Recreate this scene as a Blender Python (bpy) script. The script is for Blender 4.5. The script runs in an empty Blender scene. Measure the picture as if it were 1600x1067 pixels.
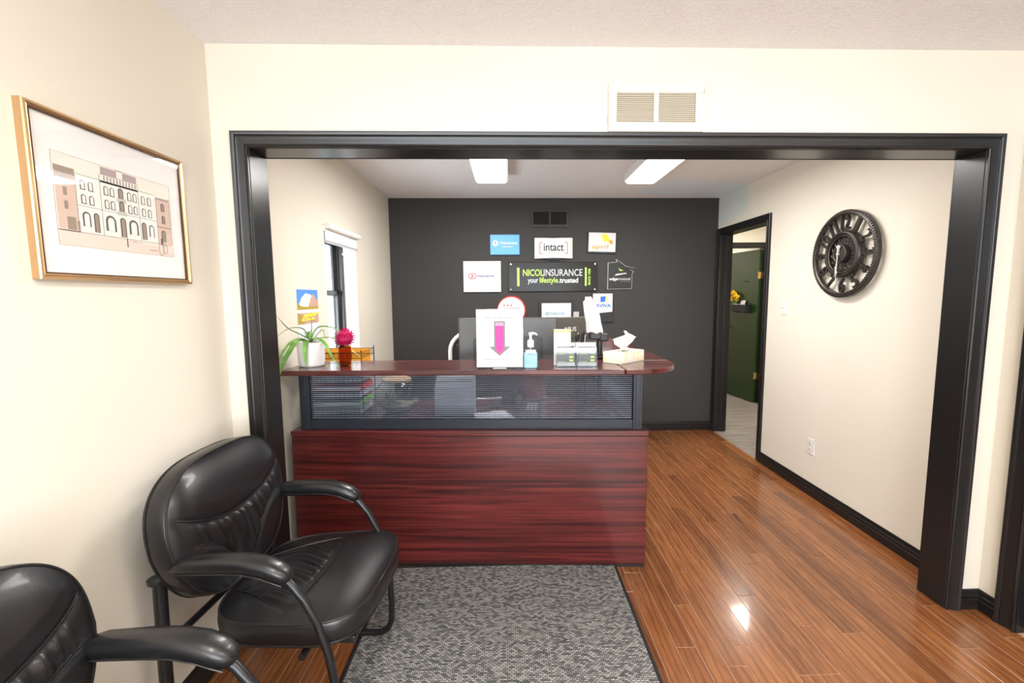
import bpy, bmesh, math, random
from mathutils import Vector, Matrix
from math import sin, cos, pi, radians as R
random.seed(7)
S = bpy.context.scene
COL = S.collection

# ------------------------------------------------------------------ camera
cam = bpy.data.cameras.new('camera'); cam_o = bpy.data.objects.new('camera', cam); COL.objects.link(cam_o)
cam.lens = 690/1600*36; cam.sensor_width = 36; cam.sensor_fit = 'HORIZONTAL'
cam.shift_x = -0.0092; cam.shift_y = -0.00157; cam.clip_start = .02
rt = Vector((0.99955, -0.0292, -0.006847)); up = Vector((0.009732, 0.099854, 0.994954)); fw = Vector((0.02837, 0.994574, -0.100093))
m = Matrix.Identity(4)
for i in range(3):
    m[i][0] = rt[i]; m[i][1] = up[i]; m[i][2] = -fw[i]
m.translation = (0, 0, 1.4594)
cam_o.matrix_world = m
S.camera = cam_o

# ------------------------------------------------------------------ world and light
W = bpy.data.worlds.new('world'); S.world = W; W.use_nodes = True
W.node_tree.nodes['Background'].inputs[0].default_value = (0.86, 0.93, 1.0, 1)
W.node_tree.nodes['Background'].inputs[1].default_value = 3.2
def area(name, loc, rot, sx, sy, power, col=(1, 1, 1)):
    l = bpy.data.lights.new(name, 'AREA'); l.shape = 'RECTANGLE'; l.size = sx; l.size_y = sy; l.energy = power; l.color = col
    o = bpy.data.objects.new(name, l); COL.objects.link(o); o.location = loc; o.rotation_euler = rot
    return o
area('added_rear_fill', (0.45, -2.52, 1.58), (R(97), 0, R(0)), 2.5, 1.6, 58, (0.84, 0.92, 1.0))  # added fill lamp behind the camera, cool like daylight from an assumed window
area('added_uplight', (0.45, -2.5, .75), (R(128), 0, 0), 2.4, .5, 42, (1, .98, .96))  # added low uplight that brightens the ceilings, not a source of the place
area('window_daylight', (-1.50, 3.27, 1.40), (0, R(-105), 0), 0.9, 0.55, 16, (0.9, 0.95, 1.0))
for i, (lx, ly) in enumerate([(-.13, 3.09), (1.09, 3.1)]):
    area('office_tube_light', (lx, ly, 2.35), (0, 0, 0), .2, 1.1, 21, (1, .96, .92))
for i, (lx, ly) in enumerate([(-.1, 0.1), (1.15, 0.1)]):
    area('added_front_tube_light', (lx, ly, 2.35), (0, 0, 0), .2, 1.1, 14, (1, .95, .88))  # unseen tubes added to light the front room
area('assumed_hall_light', (2.85, 4.8, 2.36), (0, 0, 0), .35, .35, 22, (1, .95, .87))  # assumed lamp, itself unseen, lighting the hall walls
area('assumed_back_room_light', (2.9, 7.0, 2.3), (0, 0, 0), .5, .5, 16, (1, .97, .9))  # assumed lamp, itself unseen, for the room past the open door
S.view_settings.view_transform = 'Standard'; S.view_settings.look = 'None'
S.view_settings.gamma = 1; S.view_settings.use_curve_mapping = False
S.view_settings.exposure = 0.58
try:
    S.cycles.max_bounces = 10; S.cycles.diffuse_bounces = 6; S.cycles.transparent_max_bounces = 24
except Exception: pass

# ------------------------------------------------------------------ materials
M = {}
def mat(name, col, rough=.5, metal=0, spec=.5, coat=0, trans=0, ior=1.45, emit=None, estr=0, sheen=0):
    ma = bpy.data.materials.new(name); ma.use_nodes = True
    b = ma.node_tree.nodes['Principled BSDF']
    b.inputs['Base Color'].default_value = (*col, 1); b.inputs['Roughness'].default_value = rough
    b.inputs['Metallic'].default_value = metal; b.inputs['Specular IOR Level'].default_value = spec
    b.inputs['Coat Weight'].default_value = coat; b.inputs['Coat Roughness'].default_value = .08
    b.inputs['Transmission Weight'].default_value = trans; b.inputs['IOR'].default_value = ior
    if emit: b.inputs['Emission Color'].default_value = (*emit, 1); b.inputs['Emission Strength'].default_value = estr
    M[name] = ma
    return ma
def N(ma, typ, **kw):
    n = ma.node_tree.nodes.new(typ)
    for k, v in kw.items():
        if k in n.inputs: n.inputs[k].default_value = v
        else: setattr(n, k, v)
    return n
def L(ma, a, ao, b, bi): ma.node_tree.links.new(a.outputs[ao], b.inputs[bi])
def bsdf(ma): return ma.node_tree.nodes['Principled BSDF']
def bump(ma, src, out, strength=.2, dist=.002):
    b = N(ma, 'ShaderNodeBump'); b.inputs['Strength'].default_value = strength; b.inputs['Distance'].default_value = dist
    L(ma, src, out, b, 'Height'); L(ma, b, 'Normal', bsdf(ma), 'Normal'); return b
def coords(ma, scale=(1, 1, 1), kind='Object', rand=False):
    if kind == 'World': tc = N(ma, 'ShaderNodeNewGeometry'); out = 'Position'
    else: tc = N(ma, 'ShaderNodeTexCoord'); out = kind
    mp = N(ma, 'ShaderNodeMapping'); mp.inputs['Scale'].default_value = scale
    if rand:
        oi = N(ma, 'ShaderNodeObjectInfo'); mu = N(ma, 'ShaderNodeMath', operation='MULTIPLY'); mu.inputs[1].default_value = 37.0
        L(ma, oi, 'Random', mu, 0)
        cb = N(ma, 'ShaderNodeCombineXYZ'); L(ma, mu, 0, cb, 0); L(ma, mu, 0, cb, 1); L(ma, mu, 0, cb, 2)
        va = N(ma, 'ShaderNodeVectorMath', operation='ADD'); L(ma, tc, out, va, 0); L(ma, cb, 0, va, 1)
        L(ma, va, 0, mp, 'Vector')
    else: L(ma, tc, out, mp, 'Vector')
    return mp
def ramp(ma, src, out, stops):
    r = N(ma, 'ShaderNodeValToRGB'); el = r.color_ramp.elements
    el[0].position, el[0].color = stops[0][0], (*stops[0][1], 1); el[1].position, el[1].color = stops[-1][0], (*stops[-1][1], 1)
    for p, c in stops[1:-1]:
        e = el.new(p); e.color = (*c, 1)
    L(ma, src, out, r, 'Fac'); return r
def noise(ma, vec, scale, detail=4, rough=.6, dist=0):
    n = N(ma, 'ShaderNodeTexNoise'); n.inputs['Scale'].default_value = scale; n.inputs['Detail'].default_value = detail
    n.inputs['Roughness'].default_value = rough; n.inputs['Distortion'].default_value = dist
    L(ma, vec, 0, n, 'Vector'); return n

def wallpaint(name, col, rough=.6, patch=False):
    ma = mat(name, col, rough, spec=.3)
    c = coords(ma, (1, 1, 1), 'World'); n = noise(ma, c, 160, 3); bump(ma, n, 'Fac', .12, .001)
    n2 = noise(ma, c, 1.6, 2)
    r = ramp(ma, n2, 'Fac', [(.3, tuple(x*.97 for x in col)), (.7, col)])
    out = (r, 'Color')
    if patch: out = patchmix(ma, out, patch)
    L(ma, out[0], out[1], bsdf(ma), 'Base Color')
    return ma
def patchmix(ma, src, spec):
    # a cooler tint with straight edges: a half-space product in world coordinates
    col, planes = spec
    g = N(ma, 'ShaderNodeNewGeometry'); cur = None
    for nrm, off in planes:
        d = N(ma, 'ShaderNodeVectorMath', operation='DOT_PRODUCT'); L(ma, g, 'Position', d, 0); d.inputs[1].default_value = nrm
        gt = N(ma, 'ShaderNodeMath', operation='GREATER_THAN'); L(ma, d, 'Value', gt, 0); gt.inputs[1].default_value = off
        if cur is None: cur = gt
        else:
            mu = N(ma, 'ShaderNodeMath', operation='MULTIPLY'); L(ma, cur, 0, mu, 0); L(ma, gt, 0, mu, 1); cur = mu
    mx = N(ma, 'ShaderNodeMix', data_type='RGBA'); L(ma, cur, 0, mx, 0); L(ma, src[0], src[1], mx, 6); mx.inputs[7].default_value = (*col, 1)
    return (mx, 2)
CREAM = (.72, .67, .575)
wallpaint('cream_paint', CREAM)
wallpaint('cream_paint_cool_patch', CREAM, patch=((.62, .66, .62), [((0, 1, 0), 4.05), ((0, .1, 1), 2.61)]))
wallpaint('charcoal_paint', (.043, .041, .040), .6)
wallpaint('white_paint', (.82, .81, .79), .5)
def popcorn(name, patch=False):
    col = (.90, .885, .885)
    ma = mat(name, col, .85, spec=.2); c = coords(ma, (1, 1, 1), 'World')
    n = noise(ma, c, 95, 4, .7); bump(ma, n, 'Fac', .9, .008)
    r = ramp(ma, n, 'Fac', [(.3, tuple(x*.93 for x in col)), (.6, col)])
    out = (r, 'Color')
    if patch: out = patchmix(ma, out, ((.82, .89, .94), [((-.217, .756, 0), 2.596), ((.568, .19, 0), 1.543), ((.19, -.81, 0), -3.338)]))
    L(ma, out[0], out[1], bsdf(ma), 'Base Color'); return ma
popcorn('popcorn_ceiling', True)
def gloss_black(name, col=(.012, .011, .011), rough=.28):
    ma = mat(name, col, rough, spec=.5); c = coords(ma, (1, 1, 1), 'World'); n = noise(ma, c, 60, 3); bump(ma, n, 'Fac', .06, .001); return ma
gloss_black('black_trim_paint')
gloss_black('black_door_paint', (.008, .012, .008), .25)
gd = mat('green_door_paint', (.012, .035, .006), .3, coat=.3)

# hardwood plank: colour by plank, cathedral grain along the board
hw = mat('oak_plank', (.3, .12, .04), .24, coat=.35)
c = coords(hw, (1, 1, 1), 'World', rand=True)
mp = N(hw, 'ShaderNodeMapping'); mp.inputs['Scale'].default_value = (19, 2.4, 1); L(hw, c, 0, mp, 'Vector')
n1 = noise(hw, mp, 1.3, 5, .62, 1.4)
wv = N(hw, 'ShaderNodeTexWave', wave_type='BANDS', bands_direction='X'); wv.inputs['Scale'].default_value = .5; wv.inputs['Distortion'].default_value = 9; wv.inputs['Detail'].default_value = 3; wv.inputs['Detail Scale'].default_value = 1.0
L(hw, mp, 0, wv, 'Vector')
mp3 = N(hw, 'ShaderNodeMapping'); mp3.inputs['Scale'].default_value = (420, 14, 1); L(hw, c, 0, mp3, 'Vector'); n3 = noise(hw, mp3, 1, 2)
r1 = ramp(hw, n1, 'Fac', [(.25, (.175, .058, .018)), (.5, (.265, .098, .032)), (.75, (.33, .135, .048))])
r2 = ramp(hw, wv, 'Fac', [(.0, (.50, .43, .38)), (.28, (1, 1, 1)), (1, (1.05, 1.03, 1))])
r3 = ramp(hw, n3, 'Fac', [(.35, (.74, .70, .68)), (.55, (1, 1, 1))])
oi = N(hw, 'ShaderNodeObjectInfo'); ro = ramp(hw, oi, 'Random', [(0, (.62, .57, .56)), (.15, (.84, .82, .81)), (.6, (1.0, 1.0, 1.0)), (1, (1.12, 1.14, 1.14))])
def mul(ma, a, ao, b, bo, fac=1):
    x = N(ma, 'ShaderNodeMix', data_type='RGBA', blend_type='MULTIPLY'); x.inputs[0].default_value = fac
    L(ma, a, ao, x, 6); L(ma, b, bo, x, 7); return x
x = mul(hw, r1, 'Color', r2, 'Color', .6); x = mul(hw, x, 2, r3, 'Color', .8); x = mul(hw, x, 2, ro, 'Color', .9)
L(hw, x, 2, bsdf(hw), 'Base Color'); bump(hw, n1, 'Fac', .12, .0015)
mat('oak_gap_highlight', (.58, .38, .25), .35)  # paled so the gaps carry a painted bevel highlight between planks
# grey vinyl planks in the hall
gv = mat('grey_vinyl', (.3, .27, .24), .45); c = coords(gv, (1, 1, 1), 'World', rand=True)
mp = N(gv, 'ShaderNodeMapping'); mp.inputs['Scale'].default_value = (2, 40, 1); L(gv, c, 0, mp, 'Vector'); n1 = noise(gv, mp, 1.5, 5)
r1 = ramp(gv, n1, 'Fac', [(.3, (.11, .092, .076)), (.5, (.215, .187, .16)), (.7, (.31, .28, .245))]); L(gv, r1, 'Color', bsdf(gv), 'Base Color')
# mahogany laminate
def mahogany(name, sc, k=1, coat=.25, rough=.3, q=1):
    ma = mat(name, (.1, .01, .01), rough, coat=coat); c = coords(ma, sc, 'World'); n = noise(ma, c, 1, 6, .62, .9)
    r = ramp(ma, n, 'Fac', [(.28, (.016*k, .0035*k*q, .004*k*q)), (.45, (.065*k, .009*k*q, .009*k*q)), (.60, (.135*k, .019*k*q, .016*k*q)), (.8, (.20*k, .036*k*q, .028*k*q))])
    L(ma, r, 'Color', bsdf(ma), 'Base Color'); return ma
mahogany('mahogany_front', (.9, 6, 42), .88)
mahogany('mahogany_top', (1.6, 24, 8), .85, .3, .26, 1.7)
mahogany('mahogany_return', (24, 1.6, 8), .85, .3, .26, 1.5)
# rug weave
rg = mat('tweed_rug', (.2, .2, .2), .95, spec=.1); c = coords(rg, (1, 1, 1), 'World')
bk = N(rg, 'ShaderNodeTexBrick'); bk.inputs['Scale'].default_value = 1; bk.inputs['Brick Width'].default_value = .017; bk.inputs['Row Height'].default_value = .0078
bk.inputs['Mortar Size'].default_value = .0011; bk.inputs['Color1'].default_value = (.44, .43, .40, 1); bk.inputs['Color2'].default_value = (.10, .105, .115, 1); bk.inputs['Mortar'].default_value = (.025, .025, .028, 1)
nd = noise(rg, c, 90, 2); ad = N(rg, 'ShaderNodeMixRGB'); ad.inputs[0].default_value = .0018; L(rg, c, 0, ad, 1); L(rg, nd, 'Color', ad, 2); L(rg, ad, 0, bk, 'Vector')
n2 = noise(rg, c, 320, 2); rr = ramp(rg, n2, 'Fac', [(.3, (.8, .8, .8)), (.65, (1.1, 1.09, 1.06))]); x = mul(rg, bk, 'Color', rr, 'Color', .9)
L(rg, x, 2, bsdf(rg), 'Base Color'); bump(rg, bk, 'Fac', .6, -.004)
mat('rug_border', (.012, .012, .013), .8)
# leather
lt = mat('black_leather', (.009, .0088, .0098), .33, spec=.6, coat=.12); c = coords(lt, (1, 1, 1), 'Object'); n = noise(lt, c, 260, 3, .6); bump(lt, n, 'Fac', .22, .0012)
n2 = noise(lt, c, 7, 3); rr = N(lt, 'ShaderNodeMapRange'); rr.inputs['To Min'].default_value = .27; rr.inputs['To Max'].default_value = .38; L(lt, n2, 'Fac', rr, 'Value'); L(lt, rr, 0, bsdf(lt), 'Roughness')
mat('leather_piping', (.016, .015, .015), .35)
mat('black_tube', (.011, .011, .012), .3, spec=.5)
mat('black_plastic', (.015, .015, .016), .42)
mat('dark_grey_plastic', (.05, .05, .053), .4)
mat('monitor_grey', (.085, .083, .08), .38, metal=.3)
mat('brown_grey_shell', (.09, .083, .07), .42)
mat('screen_black', (.008, .008, .01), .12)
mat('frame_anodized', (.022, .027, .036), .34, metal=.3)
mat('gold_frame', (.60, .40, .22), .28, metal=.85)
mat('haze_pale', (.50, .55, .66), .5)  # pale tone for the haze painted into the clear screen
mat('gold_dark', (.10, .05, .022), .35, metal=.5)
mat('mat_board', (.83, .82, .80), .8)
mat('white_plastic', (.70, .69, .675), .38)
mat('cream_metal', (.76, .70, .585), .4)
mat('white_paper', (.76, .76, .77), .7)
mat('chrome', (.72, .72, .73), .15, metal=1)
mat('silver_paint', (.75, .74, .70), .3, metal=.4)
mat('brass', (.75, .52, .2), .25, metal=1)
mat('clock_bronze', (.045, .038, .033), .34, metal=.4)
mat('clock_bronze_light', (.13, .115, .095), .4, metal=.5)
mat('green_print', (.30, .66, .05), .45)
mat('lime', (.50, .80, .12), .45)
mat('white_print', (.66, .66, .65), .5)
mat('grey_print', (.20, .20, .21), .6)
mat('light_grey', (.42, .42, .42), .5); mat('blue_grey_print', (.13, .16, .26), .5)
mat('dark_grey_card', (.12, .13, .14), .5)
mat('sky_blue', (.10, .40, .82), .35)
mat('navy_edge', (.01, .05, .13), .4)
mat('red_print', (.50, .02, .03), .45)
mat('red_rim', (.42, .03, .02), .4)
mat('black_print', (.015, .015, .015), .5)
mat('sign_black', (.016, .014, .010), .22, spec=.25)
mat('yellow_print', (.92, .68, .02), .5)
mat('orange_print', (.88, .33, .02), .5)
mat('blue_print', (.02, .13, .55), .5)
mat('deep_green', (.02, .22, .05), .5)
mat('teal_print', (.12, .33, .46), .5)
mat('orange_folder', (.90, .38, .02), .5)
mat('red_folder', (.68, .06, .05), .5)
mat('green_folder', (.30, .62, .12), .5)
mat('pink_arrow', (.72, .05, .30), .5)
mat('pink_pale', (.70, .30, .48), .5)
mat('arrow_grey', (.20, .20, .20), .5)
lf = mat('leaf_green', (.12, .33, .07), .4); c = coords(lf, (1, 1, 1), 'Object'); n = noise(lf, c, 14, 3)
r = ramp(lf, n, 'Fac', [(.35, (.07, .22, .05)), (.65, (.26, .46, .12))]); L(lf, r, 'Color', bsdf(lf), 'Base Color')
mat('leaf_pale', (.30, .40, .28), .45)
mat('soil', (.04, .025, .015), .9)
fl = mat('magenta_petal', (.52, .008, .11), .55)
mat('magenta_light', (.70, .10, .28), .55)
mat('yellow_petal', (.90, .60, .02), .6)
mat('bag_white', (.74, .74, .74), .45)
mat('tissue_paper', (.80, .80, .80), .8)
tb = mat('tissue_card', (.84, .80, .68), .55); c = coords(tb, (1, 1, 1), 'Object'); n = noise(tb, c, 26, 2, .5, .6)
r = ramp(tb, n, 'Fac', [(.52, (.84, .80, .69)), (.64, (.86, .72, .40)), (.74, (.83, .79, .66))]); L(tb, r, 'Color', bsdf(tb), 'Base Color')
mat('lamp_diffuser', (.9, .9, .9), .5, emit=(1, .97, .94), estr=5)
mat('wood_lid', (.60, .40, .24), .5)
mat('pebbles', (.50, .40, .28), .8)
mat('algae', (.30, .32, .16), .7)
def seethru(name, col, rough, mixw, gcol=(1, 1, 1)):
    ma = bpy.data.materials.new(name); ma.use_nodes = True; nt = ma.node_tree; nt.nodes.clear()
    o = nt.nodes.new('ShaderNodeOutputMaterial'); t = nt.nodes.new('ShaderNodeBsdfTransparent'); t.inputs[0].default_value = (*col, 1)
    g = nt.nodes.new('ShaderNodeBsdfGlossy' if mixw < .04 else 'ShaderNodeBsdfPrincipled')
    g.inputs[0].default_value = (*gcol, 1); g.inputs['Roughness'].default_value = rough
    fr = nt.nodes.new('ShaderNodeFresnel'); fr.inputs[0].default_value = 1.45
    ad = nt.nodes.new('ShaderNodeMath'); ad.operation = 'ADD'; ad.inputs[1].default_value = mixw; ad.use_clamp = True
    nt.links.new(fr.outputs[0], ad.inputs[0])
    ge = nt.nodes.new('ShaderNodeNewGeometry'); iv = nt.nodes.new('ShaderNodeMath'); iv.operation = 'SUBTRACT'; iv.inputs[0].default_value = 1; nt.links.new(ge.outputs['Backfacing'], iv.inputs[1])
    mm = nt.nodes.new('ShaderNodeMath'); mm.operation = 'MULTIPLY'; nt.links.new(ad.outputs[0], mm.inputs[0]); nt.links.new(iv.outputs[0], mm.inputs[1])
    mx = nt.nodes.new('ShaderNodeMixShader'); nt.links.new(mm.outputs[0], mx.inputs[0]); nt.links.new(t.outputs[0], mx.inputs[1]); nt.links.new(g.outputs[0], mx.inputs[2]); nt.links.new(mx.outputs[0], o.inputs[0])
    M[name] = ma; return ma
seethru('clear_panel', (.93, .95, .98), .10, .02, (.8, .85, .95))
rb_ = bpy.data.materials.new('panel_rib'); rb_.use_nodes = True; rb_.node_tree.nodes.clear(); M['panel_rib'] = rb_
_o = rb_.node_tree.nodes.new('ShaderNodeOutputMaterial'); _t = rb_.node_tree.nodes.new('ShaderNodeBsdfTransparent'); _d = rb_.node_tree.nodes.new('ShaderNodeBsdfDiffuse'); _m = rb_.node_tree.nodes.new('ShaderNodeMixShader')
_t.inputs[0].default_value = (.52, .53, .57, 1); _d.inputs[0].default_value = (.16, .17, .20, 1); _m.inputs[0].default_value = .12
rb_.node_tree.links.new(_t.outputs[0], _m.inputs[1]); rb_.node_tree.links.new(_d.outputs[0], _m.inputs[2]); rb_.node_tree.links.new(_m.outputs[0], _o.inputs[0])
seethru('clear_acrylic', (.97, .98, .985), .05, .02, (.8, .85, .88))
seethru('bowl_glass', (.86, .89, .86), .04, .02, (.6, .65, .6))
seethru('picture_glass', (.99, .99, .99), .03, .0, (1, 1, 1))
seethru('window_glass', (.95, .97, .98), .02, .0, (1, 1, 1))
mat('gel_blue', (.30, .56, .70), .15, coat=.4)
seethru('amber_glass', (.80, .46, .18), .05, .05, (.25, .10, .02))
seethru('shade_fabric', (.5, .5, .5), .8, .85, (.82, .80, .77))

# ------------------------------------------------------------------ mesh helpers
class MB:
    def __init__(s): s.v = []; s.f = []; s.mi = []; s.cur = 0
    def m(s, i): s.cur = i; return s
    def add(s, vs, fs):
        b = len(s.v); s.v += [tuple(map(float, v)) for v in vs]
        for f in fs: s.f.append([b+i for i in f]); s.mi.append(s.cur)
        return s
    def box(s, x0, y0, z0, x1, y1, z1):
        return s.add([(x0,y0,z0),(x1,y0,z0),(x1,y1,z0),(x0,y1,z0),(x0,y0,z1),(x1,y0,z1),(x1,y1,z1),(x0,y1,z1)],
                     [(0,3,2,1),(4,5,6,7),(0,1,5,4),(1,2,6,5),(2,3,7,6),(3,0,4,7)])
    def prism(s, poly, a, b, axis='z'):   # poly in the two other axes
        n = len(poly)
        def P(p, t): return {'z': (p[0], p[1], t), 'y': (p[0], t, p[1]), 'x': (t, p[0], p[1])}[axis]
        vs = [P(p, a) for p in poly]+[P(p, b) for p in poly]
        fs = [list(range(n)), [n+i for i in reversed(range(n))]]+[(i, n+i, n+(i+1) % n, (i+1) % n) for i in range(n)]
        return s.add(vs, fs)
    def tube(s, path, r, seg=10, closed=False, cap=True):
        P = [Vector(p) for p in path]; n = len(P); rs = r if isinstance(r, (list, tuple)) else [r]*n
        vs = []; prev = None
        for i, p in enumerate(P):
            if closed: t = P[(i+1) % n]-P[i-1]
            else: t = P[min(i+1, n-1)]-P[max(i-1, 0)]
            t.normalize()
            if prev is None:
                a = Vector((0, 0, 1)) if abs(t.z) < .9 else Vector((1, 0, 0)); nrm = t.cross(a).normalized()
            else: nrm = (prev-t*prev.dot(t)).normalized()
            prev = nrm; bn = t.cross(nrm)
            for k in range(seg):
                a = 2*pi*k/seg; vs.append(p+(nrm*cos(a)+bn*sin(a))*rs[i])
        fs = []
        for i in range(n if closed else n-1):
            j = (i+1) % n
            for k in range(seg): fs.append((i*seg+k, i*seg+(k+1) % seg, j*seg+(k+1) % seg, j*seg+k))
        if cap and not closed: fs += [list(reversed(range(seg))), [(n-1)*seg+k for k in range(seg)]]
        return s.add(vs, fs)
    def lathe(s, prof, cx=0, cy=0, seg=32, z0=0):
        vs = []; n = len(prof)
        for r, z in prof:
            for k in range(seg): a = 2*pi*k/seg; vs.append((cx+r*cos(a), cy+r*sin(a), z0+z))
        fs = [(i*seg+k, i*seg+(k+1) % seg, (i+1)*seg+(k+1) % seg, (i+1)*seg+k) for i in range(n-1) for k in range(seg)]
        ring_ = prof[0] == prof[-1]
        if prof[0][0] > 1e-5 and not ring_: fs.append(list(reversed(range(seg))))
        if prof[-1][0] > 1e-5 and not ring_: fs.append([(n-1)*seg+k for k in range(seg)])
        return s.add(vs, fs)
    def lathe_y(s, prof, cx=0, cz=0, seg=48):    # prof (r, y)
        b = MB(); b.lathe(prof, 0, 0, seg)
        return s.add([(cx+x, z, cz+y) for x, y, z in b.v], [list(reversed(f)) for f in b.f])
    def loft(s, rings, cap=True):
        n = len(rings[0]); vs = [p for r in rings for p in r]; fs = []
        for i in range(len(rings)-1):
            for k in range(n): fs.append((i*n+k, i*n+(k+1) % n, (i+1)*n+(k+1) % n, (i+1)*n+k))
        if cap: fs += [list(reversed(range(n))), [(len(rings)-1)*n+k for k in range(n)]]
        return s.add(vs, fs)
    def xf(s, fn): s.v = [tuple(fn(*v)) for v in s.v]; return s
    def join(s, o):
        b = len(s.v); s.v += o.v; s.f += [[b+i for i in f] for f in o.f]; s.mi += [s.cur]*len(o.f); return s
    def build(s, name, mats, parent=None, smooth=None, bevel=0, seg=2, loc=None, subd=0):
        me = bpy.data.meshes.new(name); me.from_pydata(s.v, [], s.f)
        if not isinstance(mats, (list, tuple)): mats = [mats]
        for q in mats: me.materials.append(M[q] if isinstance(q, str) else q)
        me.polygons.foreach_set('material_index', s.mi)
        bm = bmesh.new(); bm.from_mesh(me); bmesh.ops.remove_doubles(bm, verts=bm.verts, dist=1e-6); bmesh.ops.recalc_face_normals(bm, faces=bm.faces)
        bm.to_mesh(me); bm.free()
        if smooth is not None:
            me.polygons.foreach_set('use_smooth', [True]*len(me.polygons))
            if smooth < 180: me.set_sharp_from_angle(angle=R(smooth))
        o = bpy.data.objects.new(name, me); COL.objects.link(o)
        if parent: o.parent = parent
        if loc: o.location = loc
        if bevel:
            md = o.modifiers.new('bevel', 'BEVEL'); md.width = bevel; md.segments = seg; md.limit_method = 'ANGLE'; md.angle_limit = R(40); md.harden_normals = False
        if subd:
            md = o.modifiers.new('s', 'SUBSURF'); md.levels = subd; md.render_levels = subd
        return o
def tag(o, label=None, cat=None, group=None, kind=None):
    if label: o['label'] = label
    if cat: o['category'] = cat
    if group: o['group'] = group
    if kind: o['kind'] = kind
    return o
def struct(o): o['kind'] = 'structure'; return o
def thing(name, label, cat, loc=(0, 0, 0), rz=0, group=None):
    o = bpy.data.objects.new(name, None); COL.objects.link(o); o.location = loc; o.rotation_euler = (0, 0, rz); o.empty_display_size = .05
    return tag(o, label, cat, group)
_tc = {}
def text(s, x, z, w, h, depth=.0015, y=0, bold=0, italic=0):
    """lettering in the XZ plane fitted to the box (x, z, w, h), facing -Y; returns an MB"""
    cu = bpy.data.curves.new('t', 'FONT'); cu.body = s; cu.size = 1; cu.offset = bold; cu.shear = italic; cu.resolution_u = 3
    ob = bpy.data.objects.new('t', cu); COL.objects.link(ob)
    me = bpy.data.meshes.new_from_object(ob)
    vs = [v.co.copy() for v in me.vertices]; fs = [list(p.vertices) for p in me.polygons]
    bpy.data.objects.remove(ob); bpy.data.meshes.remove(me)
    xs = [v.x for v in vs]; ys = [v.y for v in vs]; x0, x1, y0, y1 = min(xs), max(xs), min(ys), max(ys)
    if h is None: h = w*(y1-y0)/(x1-x0)
    b = MB(); n = len(vs)
    pts = [(x+(v.x-x0)/(x1-x0)*w, z+(v.y-y0)/(y1-y0)*h) for v in vs]
    b.v = [(p, y-depth, q) for p, q in pts]+[(p, y, q) for p, q in pts]
    ec = {}
    for f in fs:
        for i in range(len(f)):
            e = (f[i], f[(i+1) % len(f)]); ec[e] = ec.get(e, 0)+1
    b.f = [list(f) for f in fs]+[[n+i for i in reversed(f)] for f in fs]
    b.f += [[a, c, n+c, n+a] for (a, c) in ec if (c, a) not in ec]
    b.mi = [0]*len(b.f)
    return b
def ellipse_ring(c, t, a, b, n=14, pw=2.0):
    """closed ring about c normal to the XZ-plane tangent t; a = half width along y, b = half height"""
    t = Vector(t).normalized(); side = Vector((0, 1, 0)); upv = t.cross(side); upv = upv if upv.z > 0 else -upv
    out = []
    for k in range(n):
        q = 2*pi*k/n; ca, sa = cos(q), sin(q)
        out.append(Vector(c)+side*(a*math.copysign(abs(ca)**(2/pw), ca))+upv*(b*math.copysign(abs(sa)**(2/pw), sa)))
    return out

# ------------------------------------------------------------------ the setting
XL, XLO, XR, XRF, YD0, YD1, YB, H = -1.175, -1.205, 2.182, 2.169, 1.8625, 1.985, 4.613, 2.445
OX0, OX1, OZ = -1.03, 2.005, 2.05         # framed opening
YR = -2.6                                 # unseen rear wall behind the camera
# floor: sub floor plus individual oak planks
fl_o = struct(MB().box(XLO-.05, YR, -.05, XR+.13, YB+.05, -.0016).build('floor', 'oak_gap_highlight'))
def plank_mb(w, l, h=.008, c=.0012):
    w -= .0017; l -= .0017
    lo = [(0, 0, 0), (w, 0, 0), (w, l, 0), (0, l, 0)]; mid = [(0, 0, h-c), (w, 0, h-c), (w, l, h-c), (0, l, h-c)]; tp = [(c, c, h), (w-c, c, h), (w-c, l-c, h), (c, l-c, h)]
    b = MB(); b.add(lo+mid+tp, [(0,1,5,4),(1,2,6,5),(2,3,7,6),(3,0,4,7),(4,5,9,8),(5,6,10,9),(6,7,11,10),(7,4,8,11),(8,9,10,11)]); return b
PW = .083
cache = {}
def put_plank(x, y, w, l, parent, zb=-.008, material='oak_plank'):
    key = (round(w, 4), round(l, 3), material)
    if key not in cache: cache[key] = plank_mb(w, l).build('plank', material, parent, loc=(x, y, zb))
    else:
        o = cache[key].copy(); COL.objects.link(o); o.parent = parent; o.location = (x, y, zb); return o
    return cache[key]
rest = MB()
lens = [.45, .6, .75, .9, 1.05, 1.2]
x = XR-.004; row = 0
while x > XL-.03:
    w = min(PW, x-(XLO-.02)); y = 1.28-random.choice([0, .1, .2, .3, .4, .5])
    ys = y
    while y < YB-.01:
        l = random.choice(lens)
        if YB-y-l < .3: l = YB-y
        hidden = x < .66 and y > 2.35
        if hidden:
            b = plank_mb(w, l); rest.add([(a+x-w, c+y, d-.008) for a, c, d in b.v], b.f)
        else:
            put_plank(x-w, y, w, round(l, 3), fl_o)
        y += l
    y = ys
    while y > YR:
        l = min(random.choice(lens), y-YR)
        b = plank_mb(w, l); rest.add([(a+x-w, c+y-l, d-.008) for a, c, d in b.v], b.f); y -= l
    x -= PW; row += 1
o = rest.build('plank_field', 'oak_plank', fl_o); o['kind'] = 'stuff'

struct(MB().box(XL-.15, YR-.15, H, XR+.15, YB+.15, H+.1).build('ceiling', 'popcorn_ceiling'))
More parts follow.
